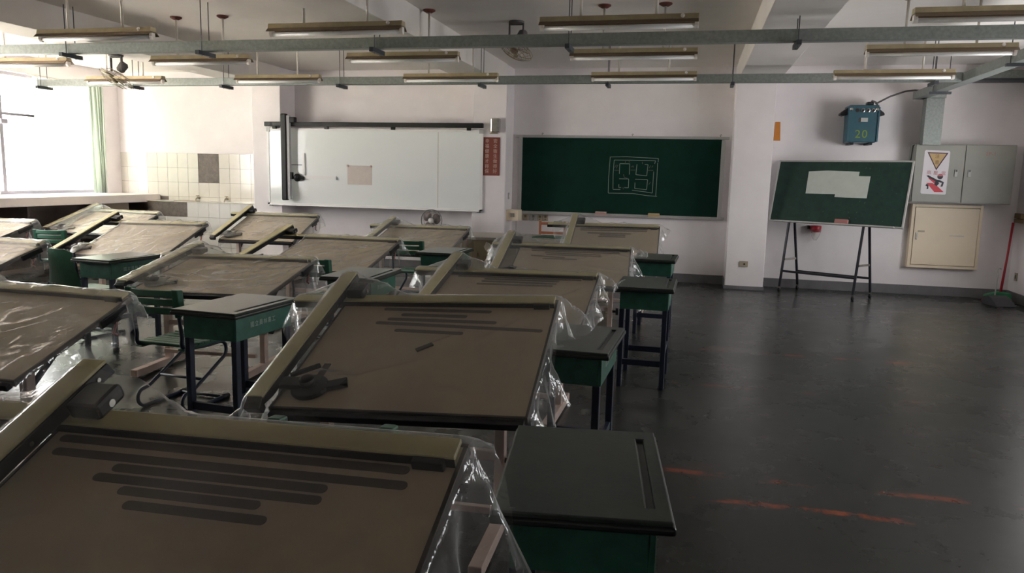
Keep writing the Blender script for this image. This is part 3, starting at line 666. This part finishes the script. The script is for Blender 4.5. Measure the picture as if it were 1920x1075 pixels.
# ------------------------------------------------------------------ orbit fans under the ceiling
def orbit_fan(x, y, z, yaw, label):
    t = thing('orbit_fan', (x, y, z), yaw, label, 'ceiling fan', 'orbit fans under the ceiling')
    MB().lathe([(.085, 0), (.085, -.02), (.06, -.03)], (0, 0, 0), (0, 0, 1), 20).build('mount', 'fan_iron', t)
    MB().box((-.085, -.012, -.04), (.085, .012, -.022)).box((-.085, -.014, -.20), (-.068, .014, -.02)).box((.068, -.014, -.20), (.085, .014, -.02)).build('yoke', 'fan_iron', t, .003)
    MB().lathe([(.03, 0), (.05, .02), (.055, .10), (.03, .13)], (.02, .02, -.20), (.45, .25, .75), 16).build('motor', 'fan_iron', t, smooth=True)
    ax = Vector((-.42, -.30, -.86)).normalized(); c0 = Vector((.0, .0, -.27)); u = ax.orthogonal().normalized(); w = ax.cross(u)
    cg = MB()
    for rr, hh in ((.205, .03), (.205, .0), (.12, .085), (.12, -.05), (.16, .065)):
        cg.tube([c0 + ax * hh + (u * math.cos(2 * math.pi * i / 28) + w * math.sin(2 * math.pi * i / 28)) * rr for i in range(28)], .0032, 5, closed=True)
    for i in range(14):
        a = 2 * math.pi * i / 14; d = u * math.cos(a) + w * math.sin(a)
        cg.tube([c0 + ax * .10 + d * .03, c0 + ax * .085 + d * .12, c0 + ax * .02 + d * .207, c0 - ax * .05 + d * .12, c0 - ax * .06 + d * .04], .0022, 4)
    cg.build('cage', 'fan_olive', t, smooth=True)
    for i in range(3):
        m = MB(); a0 = 2 * math.pi * i / 3
        for k in range(9):
            rr = .035 + .15 * k / 8; wd = .5 * math.sin(math.pi * (.18 + .75 * k / 8))
            for s_ in (-1, 1):
                a = a0 + s_ * wd; d = u * math.cos(a) + w * math.sin(a); m.v.append(c0 + d * rr + ax * (s_ * .018 + .02)); m.v.append(c0 + d * rr + ax * (s_ * .018 + .024))
        for k in range(8):
            b = k * 4; m.f += [(b, b + 2, b + 6, b + 4), (b + 1, b + 5, b + 7, b + 3), (b, b + 4, b + 5, b + 1), (b + 2, b + 3, b + 7, b + 6)]
        m.f += [(0, 1, 3, 2), (32, 34, 35, 33)]
        m.build('blade', 'fan_olive', t, smooth=True)
    MB().lathe([(.045, 0), (.042, .03), (.02, .045)], c0 + ax * .03, ax, 16).build('hub', 'lamp_brown', t, smooth=True)
orbit_fan(-7.0, 8.25, ZB, 0, 'olive orbit fan hanging beneath the beam by the windows'); orbit_fan(-1.95, 8.30, ZC, 0, 'olive orbit fan under the ceiling before the wall blackboard')
# ------------------------------------------------------------------ whiteboard with drafting machine, paper, blackboard
w = thing('whiteboard', (-5.0, 11.4, 1.0), 0, 'long glossy whiteboard with black drafting machine track along its top', 'whiteboard')
BX((-1.82, -.022, .03), (1.82, 0, 1.235)).build('panel', 'whiteboard_grey', w)
MB().box((-1.845, -.03, .005), (1.845, 0, .035)).box((-1.845, -.03, 1.21), (1.845, 0, 1.25)).box((-1.845, -.03, .0), (-1.80, 0, 1.25)).box((1.80, -.03, 0), (1.845, 0, 1.25)).build('frame', 'frame_white', w, .003)
for sx in (-1, 1):
    BX((sx * 1.815 - .035, -.033, 1.19), (sx * 1.815 + .035, .002, 1.255)).build('corner_cap', 'corner_grey', w, .006)
    BX((sx * 1.79 - .03, -.03, -.015), (sx * 1.79 + .03, 0, .008)).build('corner_cap', 'bracket_dark', w, .003)
BX((-1.80, -.075, -.004), (1.80, -.028, .01)).build('pen_tray', 'frame_white', w, .002)
BX((1.115, -.0235, .035), (1.122, -.021, 1.21)).build('seam', 'seam_brown', w)
BX((-1.845, -.09, 1.275), (1.85, -.03, 1.345)).build('track', 'machine_black', w, .006)
for xx in (-1.68, -.76, .38, 1.62): BX((xx - .03, -.07, 1.235), (xx + .03, -.02, 1.285)).build('track_clip', 'machine_black', w, .003)
BX((-1.505, -.18, .085), (-1.405, -.10, 1.47)).build('vertical_rail', 'machine_black', w, .018)
BX((-1.405, -.16, .10), (-1.36, -.10, 1.44)).build('rail_flange', 'corner_grey', w, .002)
BX((-1.41, -.15, 1.33), (-1.27, -.06, 1.42)).build('carriage', 'machine_black', w, .012)
hd = MB().box((-1.42, -.15, .43), (-1.33, -.09, .54)).lathe([(.06, 0), (.065, -.03), (.03, -.05)], (-1.27, -.06, .455), (0, 1, 0), 18).bar((-1.30, -.08, .46), (-1.16, -.06, .445), .05, .05).build('drafting_head', 'machine_black', w, .004)
MB().lathe([(.03, 0), (.034, -.03), (.02, -.045)], (-1.27, -.1, .46), (0, 1, 0), 14).build('head_knob', 'black_plastic', hd, smooth=True)
BX((-1.17, -.05, .435), (-.60, -.043, .49)).build('scale', 'frame_white', hd); BX((-1.19, -.05, .49), (-1.155, -.043, .85)).build('scale', 'frame_white', hd)
BX((-1.42, -.045, .655), (-1.21, -.035, .665)).build('pen', 'leg_navy', w)
pp = thing('pinned_paper', (-5.20, 11.377, 1.52), 0, 'beige paper sheet held on the whiteboard by two magnets', 'paper')
BX((-.21, -.003, -.155), (.21, 0, .15)).build('sheet', 'paper_tan', pp)
for sx in (-.2, .2): MB().lathe([(.018, 0), (.018, -.01)], (sx, -.003, .14), (0, 1, 0), 12).build('magnet', 'felt_pink', pp)
b = thing('wall_blackboard', (-1.125, Y1, 1.0), 0, 'large green blackboard on the front wall with chalk drawing of four squares', 'blackboard')
BX((-1.515, -.03, 0.015), (1.515, 0, 1.165)).build('panel', 'chalk_green', b)
MB().box((-1.63, -.045, -.02), (1.62, 0, .015)).box((-1.63, -.045, 1.165), (1.62, 0, 1.205)).box((-1.575, -.055, -.02), (-1.515, 0, 1.19)).box((1.515, -.055, -.02), (1.57, 0, 1.15)).build('frame', 'board_frame', b, .004)
BX((-1.6, -.10, -.03), (1.6, -.03, -.015)).build('chalk_tray', 'board_frame', b, .003)
for xx in (-1.2, .2, 1.5): MB().tube([(xx, -.02, 1.2), (xx - .012, -.02, 1.225), (xx, -.02, 1.24), (xx + .012, -.02, 1.225)], .004, 6).build('hanging_hook', 'rod_dark', b)
def chalk_lines(name, lines, m, wd):
    k = MB()
    for ln in lines:
        for (x_, z_), (x2, z2) in zip(ln, ln[1:]):
            P, Q = Vector((x_, -.0305, z_)), Vector((x2, -.0305, z2)); n_ = Vector((-(Q - P).z, 0, (Q - P).x)).normalized() * wd / 2
            k.add([P - n_, Q - n_, Q + n_, P + n_] + [v + Vector((0, -.001, 0)) for v in (P - n_, Q - n_, Q + n_, P + n_)], [(0, 1, 2, 3), (7, 6, 5, 4), (0, 4, 5, 1), (1, 5, 6, 2), (2, 6, 7, 3), (3, 7, 4, 0)])
    o_ = k.build(name, m, b)
    if 'numeral' in name: o_['kind'] = 'stuff'
def CP(px, py): # drawing measured in tenths over the chalk sketch, relative to board base
    return (-.142 + (px - 250) * .000755, .888 - (py - 150) * .000757)
def PL(*p): return [CP(*q) for q in p]
chalk_lines('chalk_drawing', [PL((265, 155), (600, 145), (1235, 170), (1232, 240)), PL((1225, 255), (1222, 700), (1218, 915)), PL((1245, 925), (1050, 915), (750, 880), (255, 885), (250, 600), (268, 155)),
    PL((350, 800), (340, 500), (350, 215), (700, 212), (1180, 215), (1165, 275)), PL((1155, 430), (1145, 860), (1000, 840), (740, 815)), PL((350, 808), (500, 806)),
    PL((470, 285), (668, 285), (670, 500)), PL((467, 285), (467, 490)), PL((815, 290), (800, 500), (1018, 518), (1035, 295), (970, 293)), PL((468, 590), (660, 588), (662, 768), (580, 766)), PL((466, 700), (468, 768), (515, 765)),
    PL((790, 592), (1040, 596), (1028, 795), (790, 778), (790, 660))], 'chalk', .008)
chalk_lines('chalk_numeral_marks', [PL((360, 370), (400, 310)), PL((400, 380), (430, 310)), PL((700, 350), (740, 320), (740, 360)), PL((1060, 360), (1090, 310)), PL((1110, 350), (1135, 310)), PL((575, 270), (580, 235)), PL((650, 235), (665, 255)), PL((920, 240), (925, 285)),
    PL((550, 500), (570, 560), (630, 575)), PL((355, 420), (455, 420)), PL((690, 410), (785, 408)), PL((1040, 410), (1145, 408)), PL((1070, 690), (1100, 640)), PL((550, 760), (560, 800))], 'chalk_red', .010)
def eraser(x, y, z, m, label, rz=0):
    t = thing('board_eraser', (x, y, z), rz, label, 'eraser'); BX((-.09, -.03, 0), (.09, .03, .03)).build('felt', m, t, .006); BX((-.088, -.028, .03), (.088, .028, .06)).build('handle', m, t, .01); return t
eraser(-1.36, 11.81, .985, 'felt_pink', 'pink board eraser on the tray of the wall blackboard'); eraser(-.55, 11.81, .985, 'felt_yellow', 'yellow board eraser on the tray of the wall blackboard')
# ------------------------------------------------------------------ small things on the front wall
sg = thing('safety_sign', (-3.02, 11.4, 1.56), 0, 'dark red lettered safety board on the pillar beside the whiteboard', 'sign')
BX((-.135, -.012, 0), (.125, 0, .58)).build('board', 'sign_red', sg, .002)
lettering('lettering', '安全衛生做得好', .068, 'sign_text', T(.055, -.0125, .29) @ FACE_FRONT, sg, 1.12, True)
lettering('lettering', '幸福健康才得保', .068, 'sign_text', T(-.075, -.0125, .29) @ FACE_FRONT, sg, 1.12, True)
em = thing('emergency_lamp', (-2.955, 11.4, 2.21), 0, 'small shiny metal box lamp on the pillar above the red board', 'emergency lamp')
BX((-.065, -.11, 0), (.065, 0, .21)).build('housing', 'steel_shiny', em, .012); BX((-.10, -.03, -.02), (.02, 0, .03)).build('base', 'socket_tan', em, .004)
MB().tube([(-.08, -.01, .02), (-.12, -.015, .05), (-.15, -.01, .03)], .004, 6).build('wire', 'rod_white', em)
sw = thing('wall_switch', (-2.8, 11.62, 1.20), 0, 'small grey switch plate on the pillar side above the socket box', 'switch'); BX((0, -.035, 0), (.012, .035, .10)).build('plate', 'label_grey', sw, .003); BX((.012, -.012, .03), (.018, .012, .07)).build('rocker', 'socket_white', sw, .002)
kb = thing('junction_box', (-2.70, 11.6, .87), 0, 'beige metal junction box on the pillar at the blackboard corner', 'junction box')
BX((-.10, -.12, 0), (.10, .12, .17)).build('box', 'cabinet_beige', kb, .006); BX((-.03, -.135, .06), (.04, -.12, .12)).build('latch', 'steel_shiny', kb, .004); MB().tube([(.05, -.05, 0), (.05, .0, -.87)], .006, 6).build('conduit', 'label_grey', kb)
for i, (xx, mm, lb) in enumerate(((-2.57, 'socket_tan', 'tan socket plate next to the beige junction box'), (-2.44, 'label_grey', 'grey blank plate between the tan socket plates'), (-2.335, 'socket_tan', 'tan socket plate right after the grey blank plate'), (-2.245, 'socket_tan', 'outermost tan socket plate below the blackboard'))):
    o = thing('wall_socket', (xx, Y1, .86), 0, lb, 'socket', 'socket plates below the blackboard'); wd = .06 if mm == 'label_grey' else .042
    BX((-wd, -.014, 0), (wd, 0, .105)).build('plate', mm, o, .003)
    for k in range(2): BX((-.018, -.016, .055 + k * .018), (.018, -.013, .066 + k * .018)).build('slot', 'slot_dark', o)
    MB().lathe([(.01, 0), (.01, -.004)], (0, -.014, .028), (0, 1, 0), 12).build('screw', 'steel_shiny', o)
o = thing('wall_socket', (.785, 11.4, .33), 0, 'tan socket plate low on the pillar beside the rolling blackboard', 'socket'); BX((-.06, -.012, 0), (.06, 0, .085)).build('plate', 'socket_tan', o, .003); MB().lathe([(.014, 0), (.014, -.006)], (.01, -.012, .042), (0, 1, 0), 12).build('slot', 'slot_dark', o)
st_ = thing('orange_sticker', (1.165, Y1, 2.16), 0, 'orange trapezoid sign on the wall beside the pillar', 'sign'); MB().prism([(-.045, 0), (.05, 0), (.035, .27), (-.035, .27)], lambda a, b_, c_: (a, c_, b_), -.008, 0).build('plate', 'orange_paint', st_)
# blue transformer box
tb = thing('welding_transformer', (2.25, 11.66, 2.11), 0, 'blue metal box numbered 20 mounted high on the wall', 'transformer')
MB().prism([(-.185, .02), (.185, .02), (.195, .53), (-.195, .53)], lambda a, b_, c_: (a, c_, b_), -.16, .19).build('housing', 'transformer_blue', tb, .018, seg=3)
for sx in (-1, 1):
    BX((sx * .19 - .012, -.175, .03), (sx * .19 + .012, -.12, .50)).build('edge_rib', 'transformer_blue', tb, .004); BX((sx * .12 - .025, -.13, -.01), (sx * .12 + .025, .18, .02)).build('foot', 'black_plastic', tb, .003)
    MB().prism([(0, .51), (sx * .10, .43), (sx * .105, .40), (sx * .06, .39), (0, .41)], lambda a, b_, c_: (a + sx * .185, c_, b_), -.06, .10).build('side_grip', 'black_plastic', tb, .01)
    MB().lathe([(.02, 0), (.024, -.015), (.012, -.025)], (sx * .165, -.16, .47), (0, 1, 0), 12).build('lug', 'steel_shiny', tb)
for i in range(4):
    xx = -.085 + i * .067; MB().lathe([(.026, 0), (.026, -.012), (.019, -.014)], (xx, -.16, .455), (0, 1, 0), 18).build('terminal_ring', 'steel_shiny' if i else 'slot_dark', tb); MB().lathe([(.019, -.012), (.019, -.016)], (xx, -.16, .455), (0, 1, 0), 18).build('terminal', 'black_plastic', tb)
BX((-.035, -.168, .30), (.055, -.16, .355)).build('name_plate', 'label_grey', tb, .002); BX((-.055, -.166, .295), (-.035, -.16, .355)).build('name_plate', 'slot_dark', tb)
lettering('lettering', '20', .155, 'paint_yellow', T(-.015, -.1615, .13) @ FACE_FRONT, tb, 1.15)
MB().tube([(.08, -.02, .53), (.12, -.02, .60), (.19, .0, .57), (.2, .02, .52)], .014, 8).build('cable_loop', 'fan_iron', tb, smooth=True)
MB().tube([(.17, .0, .56), (.35, .03, .66), (.55, .06, .735), (.66, .02, .745), (.80, -.05, .72)], .012, 8).build('cable', 'fan_iron', tb, smooth=True)
BX((.05, -.06, .53), (.14, .06, .585)).build('terminal_cover', 'black_plastic', tb, .015)
# grey switch cabinet
gc = thing('switch_cabinet', (3.60, 11.738, 1.325), 0, 'grey two-door switch cabinet with high-voltage warning sticker', 'electric cabinet')
BX((-.635, -.122, 0), (.62, .137, .80)).build('body', 'cabinet_grey', gc, .003)
d1 = BX((-.62, -.138, .012), (-.005, -.122, .788)).build('door', 'cabinet_grey', gc, .003); d2 = BX((.005, -.138, .012), (.605, -.122, .788)).build('door', 'cabinet_grey', gc, .003)
for d_, xx in ((d1, -.095), (d2, .07)):
    BX((xx - .022, -.150, .36), (xx + .022, -.138, .46)).build('handle', 'label_grey', d_, .008); BX((xx - .012, -.153, .43), (xx + .012, -.148, .455)).build('lock', 'black_plastic', d_, .002)
lettering('marking', '2P-1', .066, 'felt_red', T(.31, -.1388, .675) @ FACE_FRONT, gc, 1.1)
MB().tube([(-.61, -.10, .80), (-.65, -.08, .78), (-.66, -.06, .55), (-.65, -.04, .3)], .008, 6).build('cable', 'black_plastic', gc, smooth=True)
ws = thing('warning_sticker', (3.60 - .355, 11.5995, 1.325 + .12), 0, 'white warning sticker with triangle and lightning figure on the grey cabinet', 'sticker')
FR_ = lambda a, b_, c_: (a, c_, b_)
def flat(name, poly, m, lay): return MB().prism(poly, FR_, -.0012 - .0006 * lay, -.0006 * lay).build(name, m, ws)
k_ = .595 / 800.
WP = lambda px, py: ((px - 350) * k_ * 1.0 + (py - 520) * k_ * .10, (925 - py) * k_)
flat('backing', [WP(95, 900), WP(110, 922), WP(505, 932), WP(525, 915), WP(605, 160), WP(590, 130), WP(200, 120), WP(178, 140)], 'warn_white', 0)
flat('triangle_border', [WP(222, 158), WP(575, 168), WP(365, 488)], 'warn_purple', 1); flat('triangle', [WP(250, 178), WP(540, 186), WP(366, 450)], 'warn_yellow', 2)
flat('bolt', [WP(235, 640), WP(245, 610), WP(425, 735), WP(345, 742)], 'warn_red', 1); flat('bolt', [WP(200, 720), WP(300, 722), WP(375, 770), WP(490, 885), WP(330, 888)], 'warn_red', 1)
flat('figure', [WP(200, 590), WP(232, 580), WP(380, 660), WP(440, 672), WP(495, 705), WP(470, 785), WP(435, 785), WP(460, 715), WP(405, 705), WP(410, 735), WP(370, 780), WP(330, 745), WP(350, 690), WP(235, 625)], 'warn_black', 2)
flat('figure', [WP(180, 770), WP(205, 735), WP(235, 760), WP(230, 830), WP(200, 838), WP(210, 790)], 'warn_black', 2)
hc = WP(432, 605); flat('head', [(hc[0] + .036 * math.cos(R(a)), hc[1] + .034 * math.sin(R(a))) for a in range(0, 360, 20)], 'warn_black', 2); flat('helmet', [(hc[0] + .037 * math.cos(R(a)), hc[1] + .006 + .034 * math.sin(R(a))) for a in range(0, 181, 15)], 'warn_pink', 3)
for ch, (px, py), m_ in (('注', (388, 235), 'warn_brown'), ('意', (380, 345), 'warn_brown'), ('高', (245, 535), 'warn_pink'), ('壓', (358, 540), 'warn_pink'), ('電', (488, 545), 'warn_pink')):
    q = WP(px, py); lettering('lettering', ch, .058, m_, T(q[0], -.0028, q[1]) @ FACE_FRONT, ws)
ct = thing('cable_tray', (4.0, 11.72, 2.97), 0, 'galvanised tray high on the wall in the corner above the grey cabinet', 'cable tray')
BX((-.34, -.10, .02), (.38, .14, .14)).build('tray', 'galvanised', ct, .004); BX((-.36, -.12, 0), (.38, .15, .03)).build('lip', 'bracket_dark', ct, .003)
bc = thing('hydrant_cabinet', (3.50, 11.815, .40), 0, 'beige one-door wall cabinet below the grey switch cabinet', 'cabinet')
MB().box((-.455, -.052, 0), (-.415, .03, .90)).box((.41, -.052, 0), (.45, .03, .90)).box((-.415, -.052, 0), (.41, .03, .04)).box((-.415, -.052, .86), (.41, .03, .90)).build('frame', 'cabinet_beige', bc, .003); BX((-.455, .03, 0), (.45, .06, .90)).build('back_plate', 'cabinet_beige', bc)
dd = BX((-.409, -.062, .046), (.404, -.035, .854)).build('door', 'cabinet_beige', bc, .003); BX((-.385, -.072, .40), (-.36, -.062, .50)).build('handle', 'steel_shiny', dd, .004); BX((-.36, -.064, .505), (-.27, -.062, .53)).build('label_plate', 'socket_tan', dd)
BX((.05, -.0635, .46), (.24, -.062, .475)).build('label_plate', 'paper_tan', dd)
# rolling blackboard
yb_ = R(-29.5); rb = thing('rolling_blackboard', (1.887, 11.10, 0), yb_, 'green blackboard on a black wheeled stand with papers stuck on it', 'blackboard')
BM = board_matrix(1.0, R(75.5), 0)
BX((-.885, .015, -.018), (.885, .89, 0)).build('panel', 'chalk_green_worn', rb, M=BM)
MB().box((-.90, 0, -.028), (.90, .022, .008)).box((-.90, .882, -.028), (.90, .904, .008)).box((-.90, 0, -.028), (-.88, .904, .008)).box((.88, 0, -.028), (.90, .904, .008)).build('frame', 'board_frame', rb, .003, M=BM)
BX((-.80, -.004, 0), (.80, .016, .05)).build('chalk_tray', 'board_frame', rb, .003, M=BM)
for e in (-.62, .40):
    MB().bar((e, .06, 1.05), (e - .03, -.05, .075), .03).build('leg', 'frame_black', rb, .004); MB().bar((e + .055, .10, 1.05), (e + .05, .40, .075), .03).build('leg', 'frame_black', rb, .004)
    MB().bar((e + .0, -.005, .47), (e + .06, .28, .47), .008, .03).build('spreader', 'steel_shiny', rb)
    for px, py in ((e - .03, -.05), (e + .05, .40)):
        MB().lathe([(.03, -.012), (.03, .012)], (px, py, .03), (1, 0, 0), 14).build('caster', 'black_plastic', rb); MB().box((px - .016, py - .014, .035), (px + .016, py + .014, .08)).build('caster_fork', 'steel_shiny', rb)
MB().bar((-.645, -.022, .30), (.375, -.022, .30), .03).build('cross_bar', 'frame_black', rb, .004); MB().bar((-.565, .325, .28), (.455, .325, .28), .03).build('cross_bar', 'frame_black', rb, .004)
MB().bar((-.62, .08, 1.05), (.45, .08, 1.05), .03).build('cross_bar', 'frame_black', rb, .004)
def on_board(name, poly, m, lay, label, cat):
    o = thing(name, (1.887, 11.10, 1.0), yb_, label, cat); MB().prism(poly, lambda a, c_, n: (a, c_, n), .001 + .002 * lay, .0025 + .002 * lay).build('sheet', m, o, M=board_matrix(0, R(75.5), 0)); return o
on_board('stuck_paper', [(-.445, .742), (-.185, .758), (.242, .747), (.235, .43), (-.437, .424)], 'paper_grey', 0, 'wide pale paper stuck on the rolling blackboard, partly covered', 'paper')
on_board('stuck_paper', [(-.02, .686), (.394, .684), (.392, .383), (-.03, .386)], 'paper_grey', 1, 'smaller pale paper overlapping the wide one on the rolling blackboard', 'paper')
er = thing('board_eraser', (1.887, 11.10, 1.0), yb_, 'reddish board eraser on the tray of the rolling blackboard', 'eraser'); BX((.04, .018, .004), (.215, .075, .045)).build('felt', 'felt_red', er, .006, M=board_matrix(0, R(75.5), 0))
kp = MB()
rr_ = random.Random(3)
for _ in range(40):
    a, c_ = rr_.uniform(-.85, .85), rr_.uniform(.05, .85)
    if -.47 < a < .42 and .36 < c_ < .78: continue
    dx, dy = rr_.uniform(-.006, .012), rr_.uniform(-.012, .012); kp.prism([(a, c_), (a + .005, c_), (a + dx + .004, c_ + dy + .006), (a + dx, c_ + dy + .005)], lambda p, q, n: (p, q, n), .0005, .001)
ko = kp.build('chalk_specks', 'chalk_faint', rb, M=BM); ko['kind'] = 'stuff'
cp = thing('red_cup_holder', (1.79, 11.83, .83), 0, 'red cup in a clear bag hung on the wall below the rolling blackboard', 'cup'); MB().lathe([(.07, .02), (.075, .06), (.078, .11), (.07, .115)], (0, -.04, 0), (0, 0, 1), 20).build('cup', 'cup_red', cp, smooth=True)
MB().lathe([(.02, -.10), (.05, -.05), (.07, 0), (.079, .05)], (0, -.04, 0), (0, 0, 1), 16).build('bag', 'bag_film', cp, smooth=True); BX((-.11, -.02, .06), (-.07, .04, .11)).build('holder', 'slot_dark', cp)
# broom, dustpan, right wall bits
br = thing('broom', (4.18, 11.50, 0), 0, 'broom with long red handle leaning in the corner', 'broom')
MB().tube([(.0, 0, .12), (.07, .10, .62), (.13, .20, 1.08)], [.018, .014, .016], 10).build('handle', 'broom_red', br, smooth=True)
MB().prism([(-.20, .035), (.14, .05), (.12, .13), (-.02, .15), (-.19, .10)], lambda a, b_, c_: (a, c_, b_), -.04, .05).build('head', 'broom_green', br, .01); MB().prism([(-.21, 0), (.13, 0), (.14, .045), (-.20, .035)], lambda a, b_, c_: (a, c_, b_), -.05, .06).build('bristles', 'cup_red', br, .004)
dp = thing('dustpan', (3.93, 11.14, 0), R(15), 'dark dustpan with thin bent handle beside the broom', 'dustpan')
MB().prism([(-.17, 0), (.15, 0), (.15, .10), (.05, .13), (-.03, .10), (-.17, .012)], lambda a, b_, c_: (c_ + .12, a, b_), -.12, .14).build('pan', 'pan_dark', dp, .006)
MB().tube([(.15, .12, .10), (.22, .21, .40), (.235, .235, .46), (.26, .24, .475), (.28, .235, .46)], .009, 8).build('handle', 'label_grey', dp, smooth=True)
wb = thing('wall_bracket', (X1, 11.70, 1.08), 0, 'brown wooden block on the right wall above the broom', 'bracket'); BX((-.05, -.11, 0), (0, .10, .052)).build('block', 'wood_brown', wb, .004); BX((-.05, -.11, .062), (0, .10, .13)).build('block', 'wood_brown', wb, .004); BX((-.02, -.11, .052), (0, .10, .062)).build('web', 'wood_brown', wb)
o = thing('wall_socket', (X1, 11.63, .29), 0, 'tan socket plate on the right wall behind the dustpan', 'socket'); BX((-.012, -.04, 0), (0, .04, .11)).build('plate', 'socket_tan', o, .003); BX((-.015, -.012, .03), (-.011, .012, .08)).build('slot', 'slot_dark', o)
# ------------------------------------------------------------------ teacher desk, fan, wooden chair
td = thing('teacher_desk', (-2.2, 10.08, 0), 0, 'long teacher desk with cream top and scribbled wooden front', 'desk')
for xx in (-1.2, -.6, .0, .6): BX((xx + .003, -.40, .03), (xx + .597, -.37, .71)).build('front_panel', 'podium_wood', td, .003)
BX((-1.2, -.37, .03), (-1.17, .40, .71)).build('side_panel', 'podium_wood', td, .003); BX((1.17, -.37, .03), (1.2, .40, .71)).build('side_panel', 'podium_wood', td, .003)
BX((-1.24, -.44, .71), (1.24, .44, .75)).build('top', 'podium_top', td, .006); BX((-1.2, -.38, 0), (1.2, .38, .03)).build('plinth', 'cabinet_dark', td)
sc = MB(); r5 = random.Random(5)
for i in range(9):
    a = -.55 + i * .035 + r5.uniform(-.01, .01); z_ = .45 + r5.uniform(-.03, .03); sc.bar((a, -.4015, z_), (a + r5.uniform(-.02, .02), -.4015, z_ + r5.uniform(.03, .08)), .004, .002)
sc.build('scribble', 'scribble_ink', td)['kind'] = 'stuff'
dm = thing('desk_mat', (-1.75, 10.12, .75), 0, 'green mat lying on the cream top of the teacher desk', 'mat'); MB().prism([(-.30, -.22), (.55, -.22), (.55, .22), (-.22, .22)], lambda a, b_, c_: (a, b_, c_), 0, .012).build('mat', 'mat_green', dm, .003)
fn = thing('standing_fan', (-3.82, 10.95, 0), 0, 'white standing fan with grey blades below the whiteboard', 'fan')
MB().lathe([(.18, 0), (.18, .015), (.05, .04), (.022, .05)], (0, .05, 0), (0, 0, 1), 24).build('base', 'fan_white', fn); MB().tube([(0, .05, .04), (0, .05, .80)], .014, 10).build('pole', 'fan_white', fn, smooth=True)
MB().lathe([(.05, 0), (.055, .05), (.04, .12)], (0, .02, .86), (0, 1, 0), 18).build('motor', 'fan_white', fn, smooth=True)
cg = MB(); fc = Vector((0, -.04, .865))
for rr, yy in ((.165, .0), (.165, .015), (.11, -.03), (.055, -.04), (.13, .045), (.08, .055)): cg.tube([fc + Vector((rr * math.cos(2 * math.pi * i / 28), yy, rr * math.sin(2 * math.pi * i / 28))) for i in range(28)], .006 if rr > .16 else .002, 5, closed=True)
for i in range(30):
    a = 2 * math.pi * i / 30; d = Vector((math.cos(a), 0, math.sin(a))); cg.tube([fc + d * .035 + Vector((0, -.043, 0)), fc + d * .11 + Vector((0, -.032, 0)), fc + d * .166, fc + d * .12 + Vector((0, .05, 0)), fc + d * .05 + Vector((0, .06, 0))], .0013, 4)
cg.build('cage', 'cage_grey', fn, smooth=True)
for i in range(3):
    m = MB(); a0 = 2 * math.pi * i / 3 + .3
    for k in range(9):
        rr = .03 + .122 * k / 8; wd = .92 * math.sin(math.pi * (.2 + .72 * k / 8))
        for s_ in (-1, 1):
            a = a0 + s_ * wd; m.v.append(fc + Vector((rr * math.cos(a), s_ * .012, rr * math.sin(a)))); m.v.append(fc + Vector((rr * math.cos(a), s_ * .012 + .004, rr * math.sin(a))))
    for k in range(8):
        b_ = k * 4; m.f += [(b_, b_ + 2, b_ + 6, b_ + 4), (b_ + 1, b_ + 5, b_ + 7, b_ + 3), (b_, b_ + 4, b_ + 5, b_ + 1), (b_ + 2, b_ + 3, b_ + 7, b_ + 6)]
    m.f += [(0, 1, 3, 2), (32, 34, 35, 33)]; m.build('blade', 'fan_blade_grey', fn, smooth=True)
MB().lathe([(.045, 0), (.04, -.012), (.01, -.016)], fc + Vector((0, -.03, 0)), (0, 1, 0), 20).build('badge', 'fan_white', fn, smooth=True)
wc = thing('wooden_chair', (-2.02, 11.05, 0), R(180), 'orange wooden chair behind the teacher desk', 'chair')
for sx in (-1, 1):
    MB().bar((sx * .19, -.19, 0), (sx * .19, -.23, .90), .035).build('back_leg', 'wood_orange', wc, .004); MB().bar((sx * .19, .18, 0), (sx * .19, .18, .43), .035).build('leg', 'wood_orange', wc, .004)
BX((-.21, -.21, .43), (.21, .21, .455)).build('seat', 'wood_orange', wc, .006)
for zz in (.86, .72, .60): MB().bar((-.19, -.222, zz), (.19, -.222, zz), .02, .042).build('back_slat', 'wood_orange', wc, .004)
for sx in (-1, 1): MB().bar((sx * .19, -.19, .2), (sx * .19, .18, .2), .022).build('stretcher', 'wood_orange', wc)
